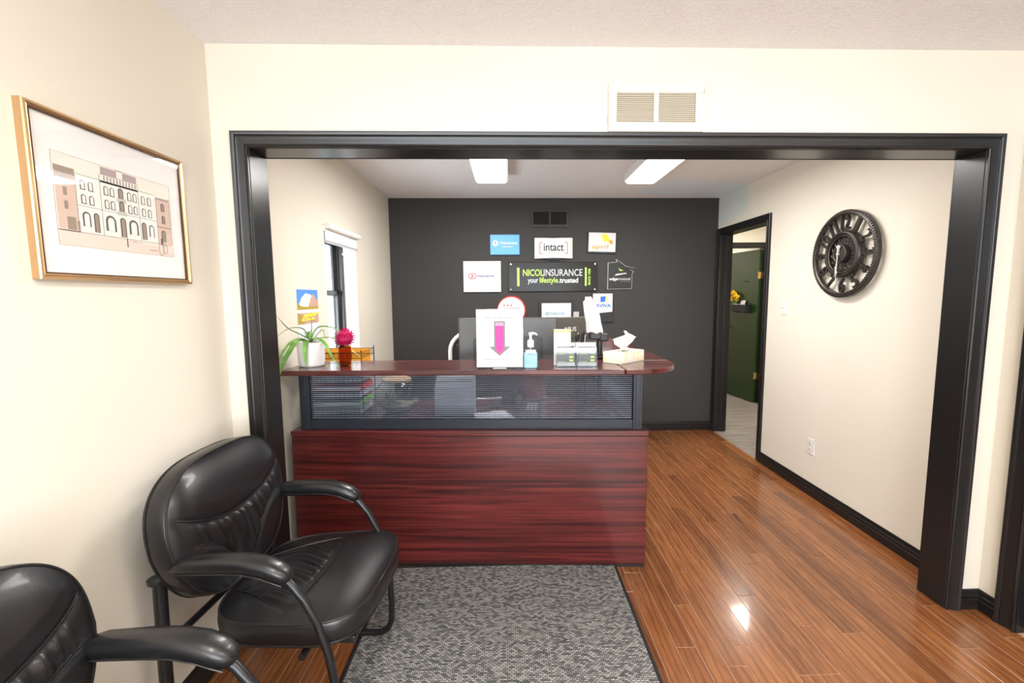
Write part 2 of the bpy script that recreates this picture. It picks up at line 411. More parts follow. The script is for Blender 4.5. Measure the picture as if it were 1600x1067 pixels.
# left wall: front-room half thickened by 3 cm, office half with the window opening
WY0, WY1, WZ0, WZ1 = 2.975, 3.575, .92, 1.93
b = MB(); b.box(XL-.2, YR, 0, XL, YD0, H); b.box(XL-.2, YD0, 0, XLO, YD1, H)
b.box(XLO-.17, YD1, 0, XLO, WY0, H); b.box(XLO-.17, WY1, 0, XLO, YB+.12, H); b.box(XLO-.17, WY0, 0, XLO, WY1, WZ0); b.box(XLO-.17, WY0, WZ1, XLO, WY1, H)
struct(b.build('wall_left', 'cream_paint'))
b = MB(); b.box(XLO-.145, WY0-.0, WZ0-.0, XLO+.002, WY0+.004, WZ1); b.box(XLO-.145, WY1-.004, WZ0, XLO+.002, WY1, WZ1); b.box(XLO-.145, WY0, WZ1-.004, XLO+.002, WY1, WZ1); b.box(XLO-.145, WY0, WZ0, XLO+.03, WY1, WZ0+.02)
struct(b.build('trim_4', 'white_paint'))
struct(MB().box(XLO-.02, YB, 0, XR+.0, YB+.12, H).build('wall_back', 'charcoal_paint'))
# divider with framed opening
b = MB(); b.box(XLO, YD0, 0, OX0-.018, YD1, H); b.box(OX1+.018, YD0, 0, XR, YD1, H); b.box(OX0-.018, YD0, OZ+.018, OX1+.018, YD1, H)
struct(b.build('wall_divider', 'cream_paint'))
b = MB(); b.box(OX0-.018, YD0-.003, 0, OX0, YD1+.003, OZ); b.box(OX1, YD0-.003, 0, OX1+.018, YD1+.003, OZ); b.box(OX0-.018, YD0-.003, OZ, OX1+.018, YD1+.003, OZ+.018)
struct(b.build('trim_1', 'black_trim_paint', bevel=.002))
PROF = [(0, 0), (0, .010), (.004, .013), (.010, .0115), (.013, .008), (.018, .009), (.026, .012), (.036, .0145), (.042, .017), (.046, .0155), (.049, .019), (.058, .022), (.062, .019), (.062, 0)]
def casing(x0, x1, zt, w=.062, d=1.0, off=.0, legs=(True, True)):
    """mitred door casing in XZ facing -Y around the opening (x0..x1, 0..zt); w outwards"""
    b = MB(); sc = w/.062
    def ring(cx, cz, dx, dz): return [(cx+dx*p*sc, -q*d, cz+dz*p*sc) for p, q in PROF]
    st = []
    if legs[0]: st += [ring(x0, 0, -1, 0), ring(x0, zt, -1, 1)]
    else: st += [ring(x0, zt, 0, 1)]
    if legs[1]: st += [ring(x1, zt, 1, 1), ring(x1, 0, 1, 0)]
    b.loft(st); return b
def place(b, loc, rz):
    c, s = cos(rz), sin(rz); return b.xf(lambda x, y, z: (loc[0]+x*c-y*s, loc[1]+x*s+y*c, loc[2]+z))
struct(casing(OX0-.002, OX1+.002, OZ+.002, .060, 1.15).xf(lambda x, y, z: (x, y+YD0, z)).build('trim_2', 'black_trim_paint', smooth=35))
struct(place(casing(-(OX1+.002), -(OX0-.002), OZ+.002, .060), (0, YD1, 0), pi).build('trim_3', 'black_trim_paint', smooth=35))
# baseboards
BP = [(0, 0), (.016, 0), (.016, .045), (.012, .05), (.012, .056), (.015, .06), (.015, .066), (.010, .073), (.010, .082), (.006, .092), (0, .092)]
def baseboard(name, p0, p1, nrm, k=1.0):
    b = MB(); r = [[(p[0]+nrm[0]*d, p[1]+nrm[1]*d, z*k) for d, z in BP] for p in (p0, p1)]; b.loft(r)
    return struct(b.build(name, 'black_trim_paint', smooth=30))
DY0, DY1, DZ = 3.728, 4.536, 2.062       # office side door
baseboard('baseboard_right', (XR, YD1), (XR, DY0-.065), (-1, 0))
baseboard('baseboard_back', (XLO, YB), (XR, YB), (0, -1), 1.05)
baseboard('baseboard_left', (XL, YR), (XL, YD0), (1, 0), 1.05)
baseboard('baseboard_left', (XLO, YD1), (XLO, YB), (1, 0), 1.05)
baseboard('baseboard_front', (OX1+.062, YD0), (XRF, YD0), (0, -1), 1.0)
baseboard('baseboard_front', (XL, YD0), (OX0-.062, YD0), (0, -1), 1.0)
# right wall, office part with doorway, front part with doorway
FD0, FD1 = .90, 1.70
b = MB(); b.box(XR, YD1, 0, XR+.12, DY0-.018, H); b.box(XR, DY1+.018, 0, XR+.12, YB+.12, H); b.box(XR, DY0-.018, DZ+.018, XR+.12, DY1+.018, H)
b.box(XR, YD0, 0, XR+.12, YD1, H)
b.box(XRF, FD1+.02, 0, XR+.12, YD0, H); b.box(XRF, YR, 0, XR+.12, FD0-.02, H); b.box(XRF, FD0-.02, 2.07, XR+.12, FD1+.02, H)
struct(b.build('wall_right', 'cream_paint_cool_patch'))
b = MB(); b.box(XR-.003, DY0-.018, 0, XR+.123, DY0, DZ); b.box(XR-.003, DY1, 0, XR+.123, DY1+.018, DZ); b.box(XR-.003, DY0-.018, DZ, XR+.123, DY1+.018, DZ+.018)
b.box(XR+.05, DY1-.012, 0, XR+.085, DY1, DZ-.001); b.box(XR+.05, DY0, 0, XR+.085, DY0+.012, DZ-.001)
b.box(XRF-.003, FD0-.02, 0, XR+.123, FD0, 2.05); b.box(XRF-.003, FD1, 0, XR+.123, FD1+.02, 2.05); b.box(XRF-.003, FD0-.02, 2.05, XR+.123, FD1+.02, 2.07)
struct(b.build('trim_5', 'black_trim_paint', bevel=.0015))
struct(place(casing(-DY1-.003, -DY0+.003, DZ+.003, .060), (XR, 0, 0), -pi/2).build('trim_6', 'black_trim_paint', smooth=35))
struct(place(casing(-FD1-.003, -FD0+.003, 2.053, .075, 1.1), (XRF, 0, 0), -pi/2).build('trim_7', 'black_trim_paint', smooth=35))
baseboard('baseboard_corner', (XRF, YD0), (XRF, FD1+.08), (-1, 0), 1.0)
# closed door beyond the front-room casing
dr = struct(MB().box(XRF+.05, FD0+.003, .01, XRF+.085, FD1-.003, 2.045).build('door_2', 'black_door_paint', bevel=.002))
b = MB()
for (a0, a1, c0, c1) in ((.08, .37, .15, .85), (.43, .72, .15, .85), (.08, .37, .98, 1.9), (.43, .72, .98, 1.9)): b.box(XRF+.044, FD0+a0, c0, XRF+.052, FD0+a1, c1)
b.build('door_panel', 'black_door_paint', dr, bevel=.004)
# hall behind the doorway
HX1, HY0, HY1 = 3.62, 3.0, 5.706
hf = struct(MB().box(XR+.02, HY0, -.05, HX1, 8.4, -.006).build('floor', 'grey_vinyl'))
struct(MB().box(XR+.0, DY0, -.008, XR+.075, DY1, .004).build('trim_8', 'grey_vinyl', bevel=.002))
y = HY0
while y < 6.5:
    x = XR+.075-random.choice([0, .3, .6])
    while x < HX1:
        l = random.choice([.9, 1.2]); x0 = max(x, XR+.075); x1 = min(x+l, HX1)
        if x1-x0 > .05: put_plank(x0, y, round(x1-x0, 3), .12, hf, -.0075, 'grey_vinyl')
        x += l
    y += .12
GX0, GX1 = 2.50, 3.32
b = MB(); b.box(XR+.12, HY1, 0, GX0-.02, HY1+.12, H); b.box(GX1+.02, HY1, 0, HX1, HY1+.12, H); b.box(GX0-.02, HY1, 2.075, GX1+.02, HY1+.12, H)
b.box(HX1, HY0, 0, HX1+.1, 8.4, H); b.box(XR+.12, HY0-.1, 0, HX1+.1, HY0, H); b.box(XR+.0, HY1+.12, 0, XR+.12, 8.4, H); b.box(XR, YB+.12, 0, XR+.12, HY1+.12, H); b.box(XR, 8.4, 0, HX1+.1, 8.5, H)
struct(b.build('wall_hall', 'cream_paint'))
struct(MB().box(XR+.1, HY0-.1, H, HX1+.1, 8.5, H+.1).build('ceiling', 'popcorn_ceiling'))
b = MB(); b.box(GX0-.02, HY1-.003, 0, GX0, HY1+.123, 2.055); b.box(GX1, HY1-.003, 0, GX1+.02, HY1+.123, 2.055); b.box(GX0-.02, HY1-.003, 2.055, GX1+.02, HY1+.123, 2.075)
struct(b.build('trim_9', 'black_trim_paint'))
struct(casing(GX0-.003, GX1+.003, 2.058, .060).xf(lambda x, y, z: (x, y+HY1, z)).build('trim_10', 'black_trim_paint', smooth=35))
# open green door hung on the right jamb
gdo = struct(bpy.data.objects.new('door_1', None)); COL.objects.link(gdo); gdo.location = (GX1-.008, HY1+.035, 0); gdo.rotation_euler = (0, 0, R(9.0+90))
MB().box(.0, -.0, .012, .64, .038, 2.035).build('door_leaf', 'green_door_paint', gdo, bevel=.002)
b = MB(); b.lathe([(.0, 0), (.026, .0), (.026, .006), (.010, .010), (.010, .035), (.025, .045), (.029, .058), (.022, .07), (0, .073)], seg=20)
b.xf(lambda x, y, z: (.585+x, .038+z, 1.0+y)); b.build('door_knob', 'brass', gdo, smooth=50)
for hz in (1.70, .37):
    b = MB(); b.box(-.012, -.012, hz-.045, .014, .041, hz+.045); b.tube([(-.006, .045, hz-.046), (-.006, .045, hz+.046)], .007, 8); b.build('hinge', 'brass', gdo, bevel=.001)
# rear wall behind the camera with an assumed window, added for the fill lamp
b = MB(); b.box(XL-.2, YR-.12, 0, -.85, YR, H); b.box(1.75, YR-.12, 0, XR+.12, YR, H); b.box(-.85, YR-.12, 0, 1.75, YR, .45); b.box(-.85, YR-.12, 2.4, 1.75, YR, H)
struct(b.build('wall_rear', 'cream_paint'))
b = MB()
for xx in (-.85, .42, 1.70): b.box(xx, YR-.09, .45, xx+.05, YR-.03, 2.4)
b.box(-.85, YR-.09, .45, 1.75, YR-.03, .5); b.box(-.85, YR-.09, 2.35, 1.75, YR-.03, 2.4)
wr = struct(b.build('assumed_rear_window', 'black_trim_paint')); MB().box(-.8, YR-.062, .5, 1.7, YR-.058, 2.35).build('pane', 'window_glass', wr)  # unseen window, assumed as the opening for the added rear fill

# office window: black double-hung unit, deep white reveal
XW = XLO-.095
b = MB(); b.box(XW-.085, WY0+.004, WZ0+.02, XW, WY0+.045, WZ1-.004); b.box(XW-.085, WY1-.045, WZ0+.02, XW, WY1-.004, WZ1-.004); b.box(XW-.085, WY0+.004, WZ1-.045, XW, WY1-.004, WZ1-.004); b.box(XW-.085, WY0+.004, WZ0+.02, XW, WY1-.004, WZ0+.055)
for dx in (-.024, -.046, -.068): b.box(XW+dx-.004, WY1-.058, WZ0+.05, XW+dx, WY1-.045, WZ1-.045); b.box(XW+dx-.004, WY0+.045, WZ0+.05, XW+dx, WY0+.058, WZ1-.045)
win = struct(b.build('window_1', 'black_trim_paint', bevel=.002))
ZM = 1.485
def sash(xc, z0, z1, cm):
    b = MB(); y0, y1 = WY0+.05, WY1-.05
    b.box(xc-.018, y0, z0, xc, y0+.038, z1); b.box(xc-.018, y1-.038, z0, xc, y1, z1); b.box(xc-.018, y0, z0, xc, y1, z0+.038); b.box(xc-.018, y0, z1-.034, xc, y1, z1)
    o = b.build('sash', 'black_trim_paint', win, bevel=.002)
    MB().box(xc-.011, y0+.03, z0+.03, xc-.007, y1-.03, z1-.03).build('pane', 'window_glass', o)
sash(XW-.05, ZM-.02, WZ1-.05, 0); sash(XW-.026, WZ0+.06, ZM+.02, 0)
# roller blind
rb = thing('roller_blind', 'white roller blind pulled a little way down over the small left window', 'blind', (XLO+.004, (WY0+WY1)/2, 1.945))
b = MB(); b.tube([(.022, -.30, -.022), (.022, .31, -.022)], .02, 14); b.build('roller', 'shade_fabric', rb, smooth=40)
MB().box(.004, -.295, -.115, .007, .305, -.02).build('blind_fabric', 'shade_fabric', rb)
MB().box(-.0, -.298, -.13, .012, .308, -.112).build('bottom_bar', 'light_grey', rb, bevel=.002)
b = MB(); b.tube([(.012, .0, -.13), (.012, .0, -.17)], .0015, 6); b.lathe([(0, 0), (.009, .004), (.009, .016), (0, .02)], .012, 0, 10, -.19); b.build('pull_cord', 'white_plastic', rb)

# ------------------------------------------------------------------ vents, switch, outlet
def vent(name, label, loc, w, h, rows, mname, inner, fr):
    t = thing(name, label, 'vent', loc)
    b = MB(); b.box(0, -.010, 0, w, 0, fr); b.box(0, -.010, h-fr, w, 0, h); b.box(0, -.010, fr, fr, 0, h-fr); b.box(w-fr, -.010, fr, w, 0, h-fr); b.box(w/2-.010, -.010, fr, w/2+.010, 0, h-fr)
    b.build('vent_frame', mname, t, bevel=.002)
    MB().box(fr*.9, -.001, fr*.9, w-fr*.9, 0, h-fr*.9).build('backing', inner, t)
    dz = (h-2*fr)/rows
    for (a, c) in ((fr, w/2-.01), (w/2+.01, w-fr)):
        b = MB(); b.add([(a, -.0095, 0), (c, -.0095, 0), (c, -.0015, dz*.62), (a, -.0015, dz*.62), (a, -.0095, .0012), (c, -.0095, .0012), (c, -.0015, dz*.62+.0012), (a, -.0015, dz*.62+.0012)], [(0,1,2,3),(4,7,6,5),(0,4,5,1),(1,5,6,2),(2,6,7,3),(3,7,4,0)])
        s0 = b.build('slat', mname, t, loc=(0, 0, fr+.001))
        for k in range(1, rows):
            s1 = s0.copy(); COL.objects.link(s1); s1.parent = t; s1.location = (0, 0, fr+.001+k*dz)
    return t
mat('vent_inner', (.42, .38, .31), .8); mat('vent_inner_black', (.015, .008, .006), .8); mat('vent_black', (.020, .018, .018), .45)
vent('air_vent', 'cream metal air return vent above the black framed opening', (.41, YD0, 2.118), .39, .186, 15, 'cream_metal', 'vent_inner', .034)
vent('air_vent', 'small black air vent high on the charcoal wall', (.236, YB, 2.152), .39, .182, 12, 'vent_black', 'vent_inner_black', .026)
t = thing('light_switch', 'white toggle light switch on cream wall beside the clock', 'light switch', (XR, 3.437, 1.293), -pi/2)
MB().box(-.037, -.006, 0, .037, 0, .114).build('cover_plate', 'white_plastic', t, bevel=.003)
MB().add([(-.005, -.006, .048), (.005, -.006, .048), (.005, -.006, .066), (-.005, -.006, .066), (-.004, -.018, .060), (.004, -.018, .060), (.004, -.018, .068), (-.004, -.018, .068)], [(0,1,5,4),(1,2,6,5),(2,3,7,6),(3,0,4,7),(4,5,6,7)]).build('toggle', 'white_plastic', t)
for zz in (.025, .089): MB().lathe_y([(0, -.008), (.0035, -.0075), (.0035, -.006)], 0, zz, 8).build('screw', 'light_grey', t)
t = thing('wall_outlet', 'white double power outlet low on cream wall', 'outlet', (XR, 3.047, .298), -pi/2)
MB().box(-.037, -.006, 0, .037, 0, .114).build('cover_plate', 'white_plastic', t, bevel=.003)
for zz in (.036, .078):
    s = MB().prism([(-.016+.0, zz-.010), (-.010, zz-.015), (.010, zz-.015), (.016, zz-.010), (.016, zz+.010), (.010, zz+.015), (-.010, zz+.015), (-.016, zz+.010)], -.0085, -.005, 'y').build('socket', 'white_plastic', t)
    MB().box(-.0075, -.0092, zz-.002, -.0050, -.0084, zz+.008).box(.0050, -.0092, zz-.002, .0075, -.0084, zz+.008).box(-.002, -.0092, zz-.010, .002, -.0084, zz-.006).build('slot', 'black_print', s)

# ------------------------------------------------------------------ ceiling lights
def ceiling_light(label, cx, cy, L_=1.22, w=.245):
    t = thing('ceiling_light', label, 'ceiling light', (cx, cy, H), 0)
    b = MB(); hw, hl = w/2, L_/2
    b.box(-hw-.012, -hl-.012, -.06, -hw, hl+.012, 0); b.box(hw, -hl-.012, -.06, hw+.012, hl+.012, 0); b.box(-hw, -hl-.012, -.06, hw, -hl, 0); b.box(-hw, hl, -.06, hw, hl+.012, 0)
    b.build('housing', 'white_plastic', t, bevel=.003)
    b = MB(); b.prism([(-hw, -.03), (-hw, -.068), (-hw+.02, -.078), (hw-.02, -.078), (hw, -.068), (hw, -.03)], -hl, hl, 'y'); b.build('diffuser', 'lamp_diffuser', t)
ceiling_light('lit white fluorescent ceiling light left of the other, above the desk', -.128, 3.09)
ceiling_light('lit white fluorescent ceiling light right of the other, near the pale ceiling patch', 1.093, 3.10)
ceiling_light('left lit fluorescent fitting added over the waiting room, out of frame', -.1, .1); ceiling_light('right lit fluorescent fitting added over the waiting room, out of frame', 1.15, .1)  # unseen fittings, added to go with the front-room lamps

# ------------------------------------------------------------------ reception desk
SL = -.048; O0 = 2.247; ang = math.atan(SL); cA, sA = cos(ang), sin(ang)
def Wd(u, v): return (u*cA-v*sA, O0+u*sA+v*cA)
desk = thing('reception_desk', 'dark red mahogany L-shaped reception desk with raised counter and clear ribbed screen', 'desk', (0, 0, 0))
def wq(b, u0, u1, v0, v1, z0, z1): return b.prism([Wd(u0, v0), Wd(u1, v0), Wd(u1, v1), Wd(u0, v1)], z0, z1)
LZ = .757; UL = -1.155; UR = .722
wq(MB(), UL, UR-.004, .002, .024, .02, LZ-.032).build('front_panel', 'mahogany_front', desk, bevel=.002)
wq(MB(), UL, UR, -.006, .085, LZ-.028, LZ).build('ledge', 'mahogany_front', desk, bevel=.003)
wq(MB(), UL+.01, UR-.01, .012, .03, 0, .022).build('plinth', 'black_plastic', desk)
wq(MB(), UL, UL+.022, .024, .72, 0, LZ-.032).build('side_panel', 'mahogany_front', desk)
# work surfaces
wq(MB(), UL, UR-.06, .085, .72, LZ-.030, LZ-.003).build('work_surface', 'mahogany_top', desk, bevel=.003)
MB().box(.12, 2.86+.05, LZ-.030, .672, 4.04, LZ-.003).build('work_surface', 'mahogany_return', desk, bevel=.003)
MB().box(.690, 2.24, .0, .712, 4.04, LZ-.032).build('side_panel', 'mahogany_return', desk, bevel=.002)
MB().box(.640, 2.30, LZ-.028, .716, 4.04, LZ).build('ledge', 'mahogany_return', desk, bevel=.002)
MB().box(.12, 4.02, 0, .69, 4.04, LZ-.03).build('side_panel', 'mahogany_front', desk)
# screen frame: posts, rails, clear ribbed panels
PZ0, PZ1 = LZ, 1.058
def post(u0, u1, v0, v1): 
    b = wq(MB(), u0, u1, v0, v1, PZ0, PZ1); wq(b, u0+.012, u1-.012, v0-.003, v0, PZ0, PZ1); return b.build('post', 'frame_anodized', desk, bevel=.004)
post(-1.112, -1.062, .025, .07); post(.645, .692, .025, .07)
b = wq(MB(), -1.062, .645, .03, .06, PZ0, PZ0+.048); wq(b, -1.062, .645, .026, .03, PZ0+.006, PZ0+.016); b.build('bottom_rail', 'frame_anodized', desk, bevel=.003)
wq(MB(), -1.112, .692, .03, .06, PZ1-.014, PZ1).build('top_rail', 'frame_anodized', desk, bevel=.002)
wq(MB(), -1.060, .643, .042, .048, PZ0+.048, PZ1-.014).build('screen_panel', 'clear_panel', desk)
b = MB(); nr = 22; z0 = PZ0+.052; dz = (PZ1-.016-z0)/nr
for k in range(nr): wq(b, -1.058, .641, .0395, .0505, z0+k*dz, z0+k*dz+dz*.32)
o = b.build('screen_ribs', 'panel_rib', desk); o['kind'] = 'stuff'
b = MB()
for k in range(nr): wq(b, -1.058, .641, .0435, .0465, z0+(k+.55)*dz, z0+(k+.55)*dz+dz*.09)
o = b.build('screen_haze_bars', 'haze_pale', desk); o['kind'] = 'stuff'  # pale bars stand in for light scattered in the front panel
MB().box(.655, 2.32, PZ0, .688, 4.02, PZ0+.048).build('bottom_rail', 'frame_anodized', desk, bevel=.003)
MB().box(.655, 2.32, PZ1-.014, .688, 4.02, PZ1).build('top_rail', 'frame_anodized', desk, bevel=.002)
MB().box(.669, 2.32, PZ0+.048, .675, 3.98, PZ1-.014).build('screen_panel', 'clear_panel', desk)
b = MB()
for k in range(nr): b.box(.6665, 2.325, z0+k*dz, .6775, 3.975, z0+k*dz+dz*.28)
o = b.build('screen_ribs', 'panel_rib', desk); o['kind'] = 'stuff'
b = MB()
for k in range(nr): b.box(.6685, 2.325, z0+(k+.45)*dz, .6755, 3.975, z0+(k+.45)*dz+dz*.22)
o = b.build('screen_haze_bars', 'haze_pale', desk); o['kind'] = 'stuff'  # same painted haze for the return panel, in denser bars
MB().box(.650, 3.98, PZ0, .694, 4.025, PZ1).build('post', 'frame_anodized', desk, bevel=.004)
# raised counter in three pieces
CZ0, CZ1 = 1.058, 1.086
CF = -.050
p0 = Wd(-1.17, CF); p1 = Wd(.585, CF); p2 = (.585, 2.56); p3 = Wd(-1.17, .295)
MB().prism([p0, p1, p2, p3], CZ0, CZ1).build('counter_top', 'mahogany_top', desk, bevel=.006, seg=3)
cx_, cy_ = .587, 2.475; y0_ = Wd(.587, CF)[1]; rx, ry = .325, cy_-y0_
arc = [(.587, y0_)]+[(cx_+rx*cos(a)**(2/2.5), cy_-ry*sin(a)**(2/2.5)) for a in [pi/2*(1-k/14) for k in range(1, 14)]]+[(cx_+rx, cy_)]
MB().prism(arc+[(.587, cy_)], CZ0, CZ1).build('counter_corner', 'mahogany_top', desk, bevel=.006, seg=3)
MB().box(.587, cy_+.0015, CZ0, .912, 4.08, CZ1).build('counter_top', 'mahogany_return', desk, bevel=.006, seg=3)
MB().box(.60, cy_+.0003, CZ1-.001, .905, cy_+.0018, CZ1+.0006).build('seam_strip', 'light_grey', desk)

# ------------------------------------------------------------------ rug
rug = thing('entrance_rug', 'grey tweed entrance rug with black edging in front of the desk', 'rug', (0, 0, 0))
RX0, RX1, RY0, RY1 = -.655, .567, .75, 2.268
MB().box(RX0+.012, RY0+.012, .0, RX1-.012, RY1-.012, .008).build('rug_field', 'tweed_rug', rug, bevel=.002)
b = MB(); b.box(RX0, RY0, 0, RX0+.014, RY1, .009); b.box(RX1-.014, RY0, 0, RX1, RY1, .009); b.box(RX0, RY0, 0, RX1, RY0+.014, .009); b.box(RX0, RY1-.014, 0, RX1, RY1, .009); b.build('rug_edge', 'rug_border', rug, bevel=.002)

# ------------------------------------------------------------------ leather guest chair
def sgp(x, p): return math.copysign(abs(x)**p, x)
def cushion(a, b_, ex, thick, dome, hfun, shape, rings=26, seg=120, under=.6):
    """superellipse pad in (p,q) with height h; returns MB with vertices (p,q,h) and rim loops"""
    B = MB(); prof = []
    for i in range(1, rings+1): prof.append(('t', (i/rings)))
    loops = []; vs = []
    def pt(r, th):
        p, q = a*r*sgp(cos(th), 2/ex), b_*r*sgp(sin(th), 2/ex); return shape(p, q)
    c0 = shape(0, 0); vs.append((*c0, thick+dome+hfun(*c0)))
    def dm(r): return dome*(1-r**2.6)
    for i in range(1, rings+1):
        r = i/rings
        for k in range(seg):
            p, q = pt(r, 2*pi*k/seg); vs.append((p, q, thick+dm(r)+hfun(p, q)*(1-r**6)+0))
    side = [(1.012, .93), (1.022, .7), (1.02, .45), (1.005, .15), (.975, 0)]
    for rr_, hh in side:
        for k in range(seg):
            p, q = pt(rr_, 2*pi*k/seg); vs.append((p, q, thick*hh))
    for r in (.7, .35):
        for k in range(seg):
            p, q = pt(r, 2*pi*k/seg); vs.append((p, q, -.012*under))
    n = rings+len(side)+2
    fs = [(0, 1+k, 1+(k+1) % seg) for k in range(seg)]
    for i in range(n-1):
        for k in range(seg): fs.append((1+i*seg+k, 1+(i+1)*seg+k, 1+(i+1)*seg+(k+1) % seg, 1+i*seg+(k+1) % seg))
    fs.append([1+(n-1)*seg+k for k in range(seg)])
    B.add(vs, fs)
    rim = [vs[1+(rings-1)*seg+k] for k in range(seg)]; low = [vs[1+(rings+3)*seg+k] for k in range(seg)]
    def surf(p, q):
        # radius of (p,q) in the unshaped superellipse (approx)
        r = min(1, (abs(p/a)**ex+abs(q/b_)**ex)**(1/ex)); return thick+dm(r)+hfun(*shape(p, q))*(1-r**6)
    return B, rim, low, surf
def guest_chair(label, loc, rz):
    t = thing('guest_chair', label, 'chair', loc, rz, None)
    # seat: p = x (front +), q = y
    SXc, SZ = .02, .385
    def sshape(p, q): return (p*(1-.0*q), q*(1+.06*p/.25))
    def seam_x(q): return .035-.55*q*q
    def folds(d, w):   # irregular gathers
        return (.5+.5*sin(d*w+1.3*sin(d*w*.37)))**1.5
    def sh(p, q):
        h = 0
        h -= .030*max(0, (p-.10)/.16)**2.2
        sx = seam_x(q); h -= .006*math.exp(-((p-sx)/.012)**2)
        lim = .085+(p+.25)*.50
        if p < sx:
            e = math.exp(-((abs(q)-lim)/.010)**2); h -= .006*e
            if abs(q) < lim:
                k = min(1, (lim-abs(q))/.04)*min(1, (sx-p)/.03)*min(1, (p+.25)/.05)
                h += .0095*k*(folds(q+.25*p*q+.04*sin(14*p), 190)-.4)-.003*k
        return h
    B, rim, low, surf = cushion(.255, .262, 3.6, .082, .024, sh, sshape, rings=44, seg=200)
    tilt = lambda x, y, z: (SXc+x, y, SZ+z+.045*x)
    seat = B.xf(tilt).build('seat', 'black_leather', t, smooth=180)
    b = MB(); b.tube([tilt(*p) for p in rim], .0035, 6, closed=True); b.tube([tilt(*p) for p in low], .003, 6, closed=True); b.build('piping', 'leather_piping', seat, smooth=60)
    b = MB()
    for off in (-.005, .005):
        b.tube([tilt(seam_x(q)+off, q, surf(seam_x(q)+off, q)+.0008) for q in [-.235+.47*k/30 for k in range(31)]], .0016, 5)
    for s in (-1, 1):
        pts = []
        for k in range(20):
            p = -.235+.25*k/19; q = s*(.085+(p+.25)*.50)
            if p < seam_x(q): pts.append(tilt(p, q, surf(p, q)+.0008))
        b.tube(pts, .0018, 5)
    b.build('seam', 'leather_piping', seat, smooth=60)
    MB().box(-.21, -.21, SZ-.022, .24, .21, SZ+.004).build('seat_pan', 'black_plastic', t, bevel=.006)
    # backrest: p = y, q = height, h = towards the sitter
    HB = .225
    def bshape(p, q): return (p*(1-.26*max(0, (-q)/HB)**1.3)*(1-.13*max(0, q/HB)**2.5), q+.012*(1-(p/.3)**2)*(1 if q > 0 else 0)*(q/HB))
    def s_top(p): return .010+1.15*p*p
    def s_low(p): return -.20+.185*math.sqrt(max(0, 1-(max(0, .26-abs(p))/.21)**2))
    def bh(p, q):
        h = .35*p*p+.02*max(0, (q-.12)/.1)**2*-1
        st = s_top(p); sl = s_low(p); h -= .008*math.exp(-((q-st)/.012)**2)+.008*math.exp(-((q-sl)/.012)**2)
        if q > st: h += .010*min(1, (q-st)/.06)
        if sl < q < st:
            k = min(1, (st-q)/.02)*min(1, (q-sl)/.02)*max(0, 1-(abs(p)/.26)**6)
            h += .0120*k*(folds(p-.35*p*q+.03*sin(11*q), 175)-.45)
        return h
    B, rim, low, surf = cushion(.285, HB, 3.7, .078, .022, bh, bshape, rings=46, seg=220)
    rec = R(9)
    def bt(p, q, h):
        z = q+HB; x = h
        return (-.300+x*cos(rec)-z*sin(rec), p, .462+z*cos(rec)+x*sin(rec))
    back = B.xf(bt).build('backrest', 'black_leather', t, smooth=180)
    b = MB(); b.tube([bt(*p) for p in rim], .0035, 6, closed=True); b.tube([bt(*p) for p in low], .0035, 6, closed=True); b.build('piping', 'leather_piping', back, smooth=60)
    b = MB()
    for fn in (s_top, s_low):
        for off in (-.004, .005):
            pts = []
            for k in range(41):
                p = -.262+.524*k/40; q = fn(p)+off
                pp, qq = bshape(p, q); pts.append(bt(pp, q, surf(p, q)+.0012))
            b.tube(pts, .0015, 5)
    b.build('seam', 'leather_piping', back, smooth=60)
    # frame
    for s in (-1, 1):
        ya = s*.264
        path = [(-.275, .634), (-.15, .640), (-.04, .640), (.035, .628), (.075, .602), (.115, .55), (.152, .475), (.180, .38), (.195, .28), (.198, .16), (.195, .075), (.180, .035), (.150, .017), (.08, .014), (-.15, .014), (-.30, .014), (-.335, .016)]
        MB().tube([(x, ya, z) for x, z in path], .0125, 12).build('arm_tube', 'black_tube', t, smooth=50)
        yu = s*.245
        b = MB(); b.tube([(-.335, ya, .014), (-.345, yu, .05), (-.345, yu, .30), (-.338, yu, .60)], [.014, .018, .019, .019], 12); b.build('leg', 'black_tube', t, smooth=50)
        b = MB(); b.loft([ellipse_ring((-.345, yu, .588), (0, 0, 1), .024, .026), ellipse_ring((-.343, yu, .602), (0, 0, 1), .026, .028), ellipse_ring((-.335, yu, .610), (0, 0, 1), .018, .02)]); b.build('cap', 'black_plastic', t, smooth=50)
        # pad
        sec = [(-.285, .640, .012, .007), (-.28, .641, .018, .010), (-.262, .645, .020, .012), (-.255, .650, .024, .020), (-.22, .656, .030, .025), (-.12, .660, .033, .027), (-.05, .660, .034, .027), (.005, .650, .035, .027), (.040, .636, .034, .026), (.065, .622, .028, .021), (.077, .615, .018, .013), (.080, .613, .006, .005)]
        rings = []
        for i, (x, z, wa, hb) in enumerate(sec):
            x0, z0_ = sec[max(0, i-1)][:2]; x1, z1_ = sec[min(len(sec)-1, i+1)][:2]
            rings.append(ellipse_ring((x, ya, z+.004), (x1-x0, 0, z1_-z0_), wa, hb, 18, 2.5))
        pad = MB().loft(rings).build('arm_pad', 'black_leather', t, smooth=180)
        b = MB(); b.tube([(x, ya-s*wa*.95*-1, z-.012) for x, z, wa, hb in sec[3:-2]], .002, 5); b.tube([(x, ya-s*wa*.95, z-.012) for x, z, wa, hb in sec[3:-2]], .002, 5); b.build('piping', 'leather_piping', pad)
        MB().tube([(-.33, s*.19, .368), (.20, s*.19, .372)], .011, 10).build('seat_rail', 'black_tube', t, smooth=50)
    MB().tube([(.10, -.268, .366), (.10, .268, .366)], .011, 10).build('cross_bar', 'black_tube', t, smooth=50)
    MB().tube([(-.345, -.245, .37), (-.345, .245, .37)], .012, 10).build('cross_bar', 'black_tube', t, smooth=50)
    return t
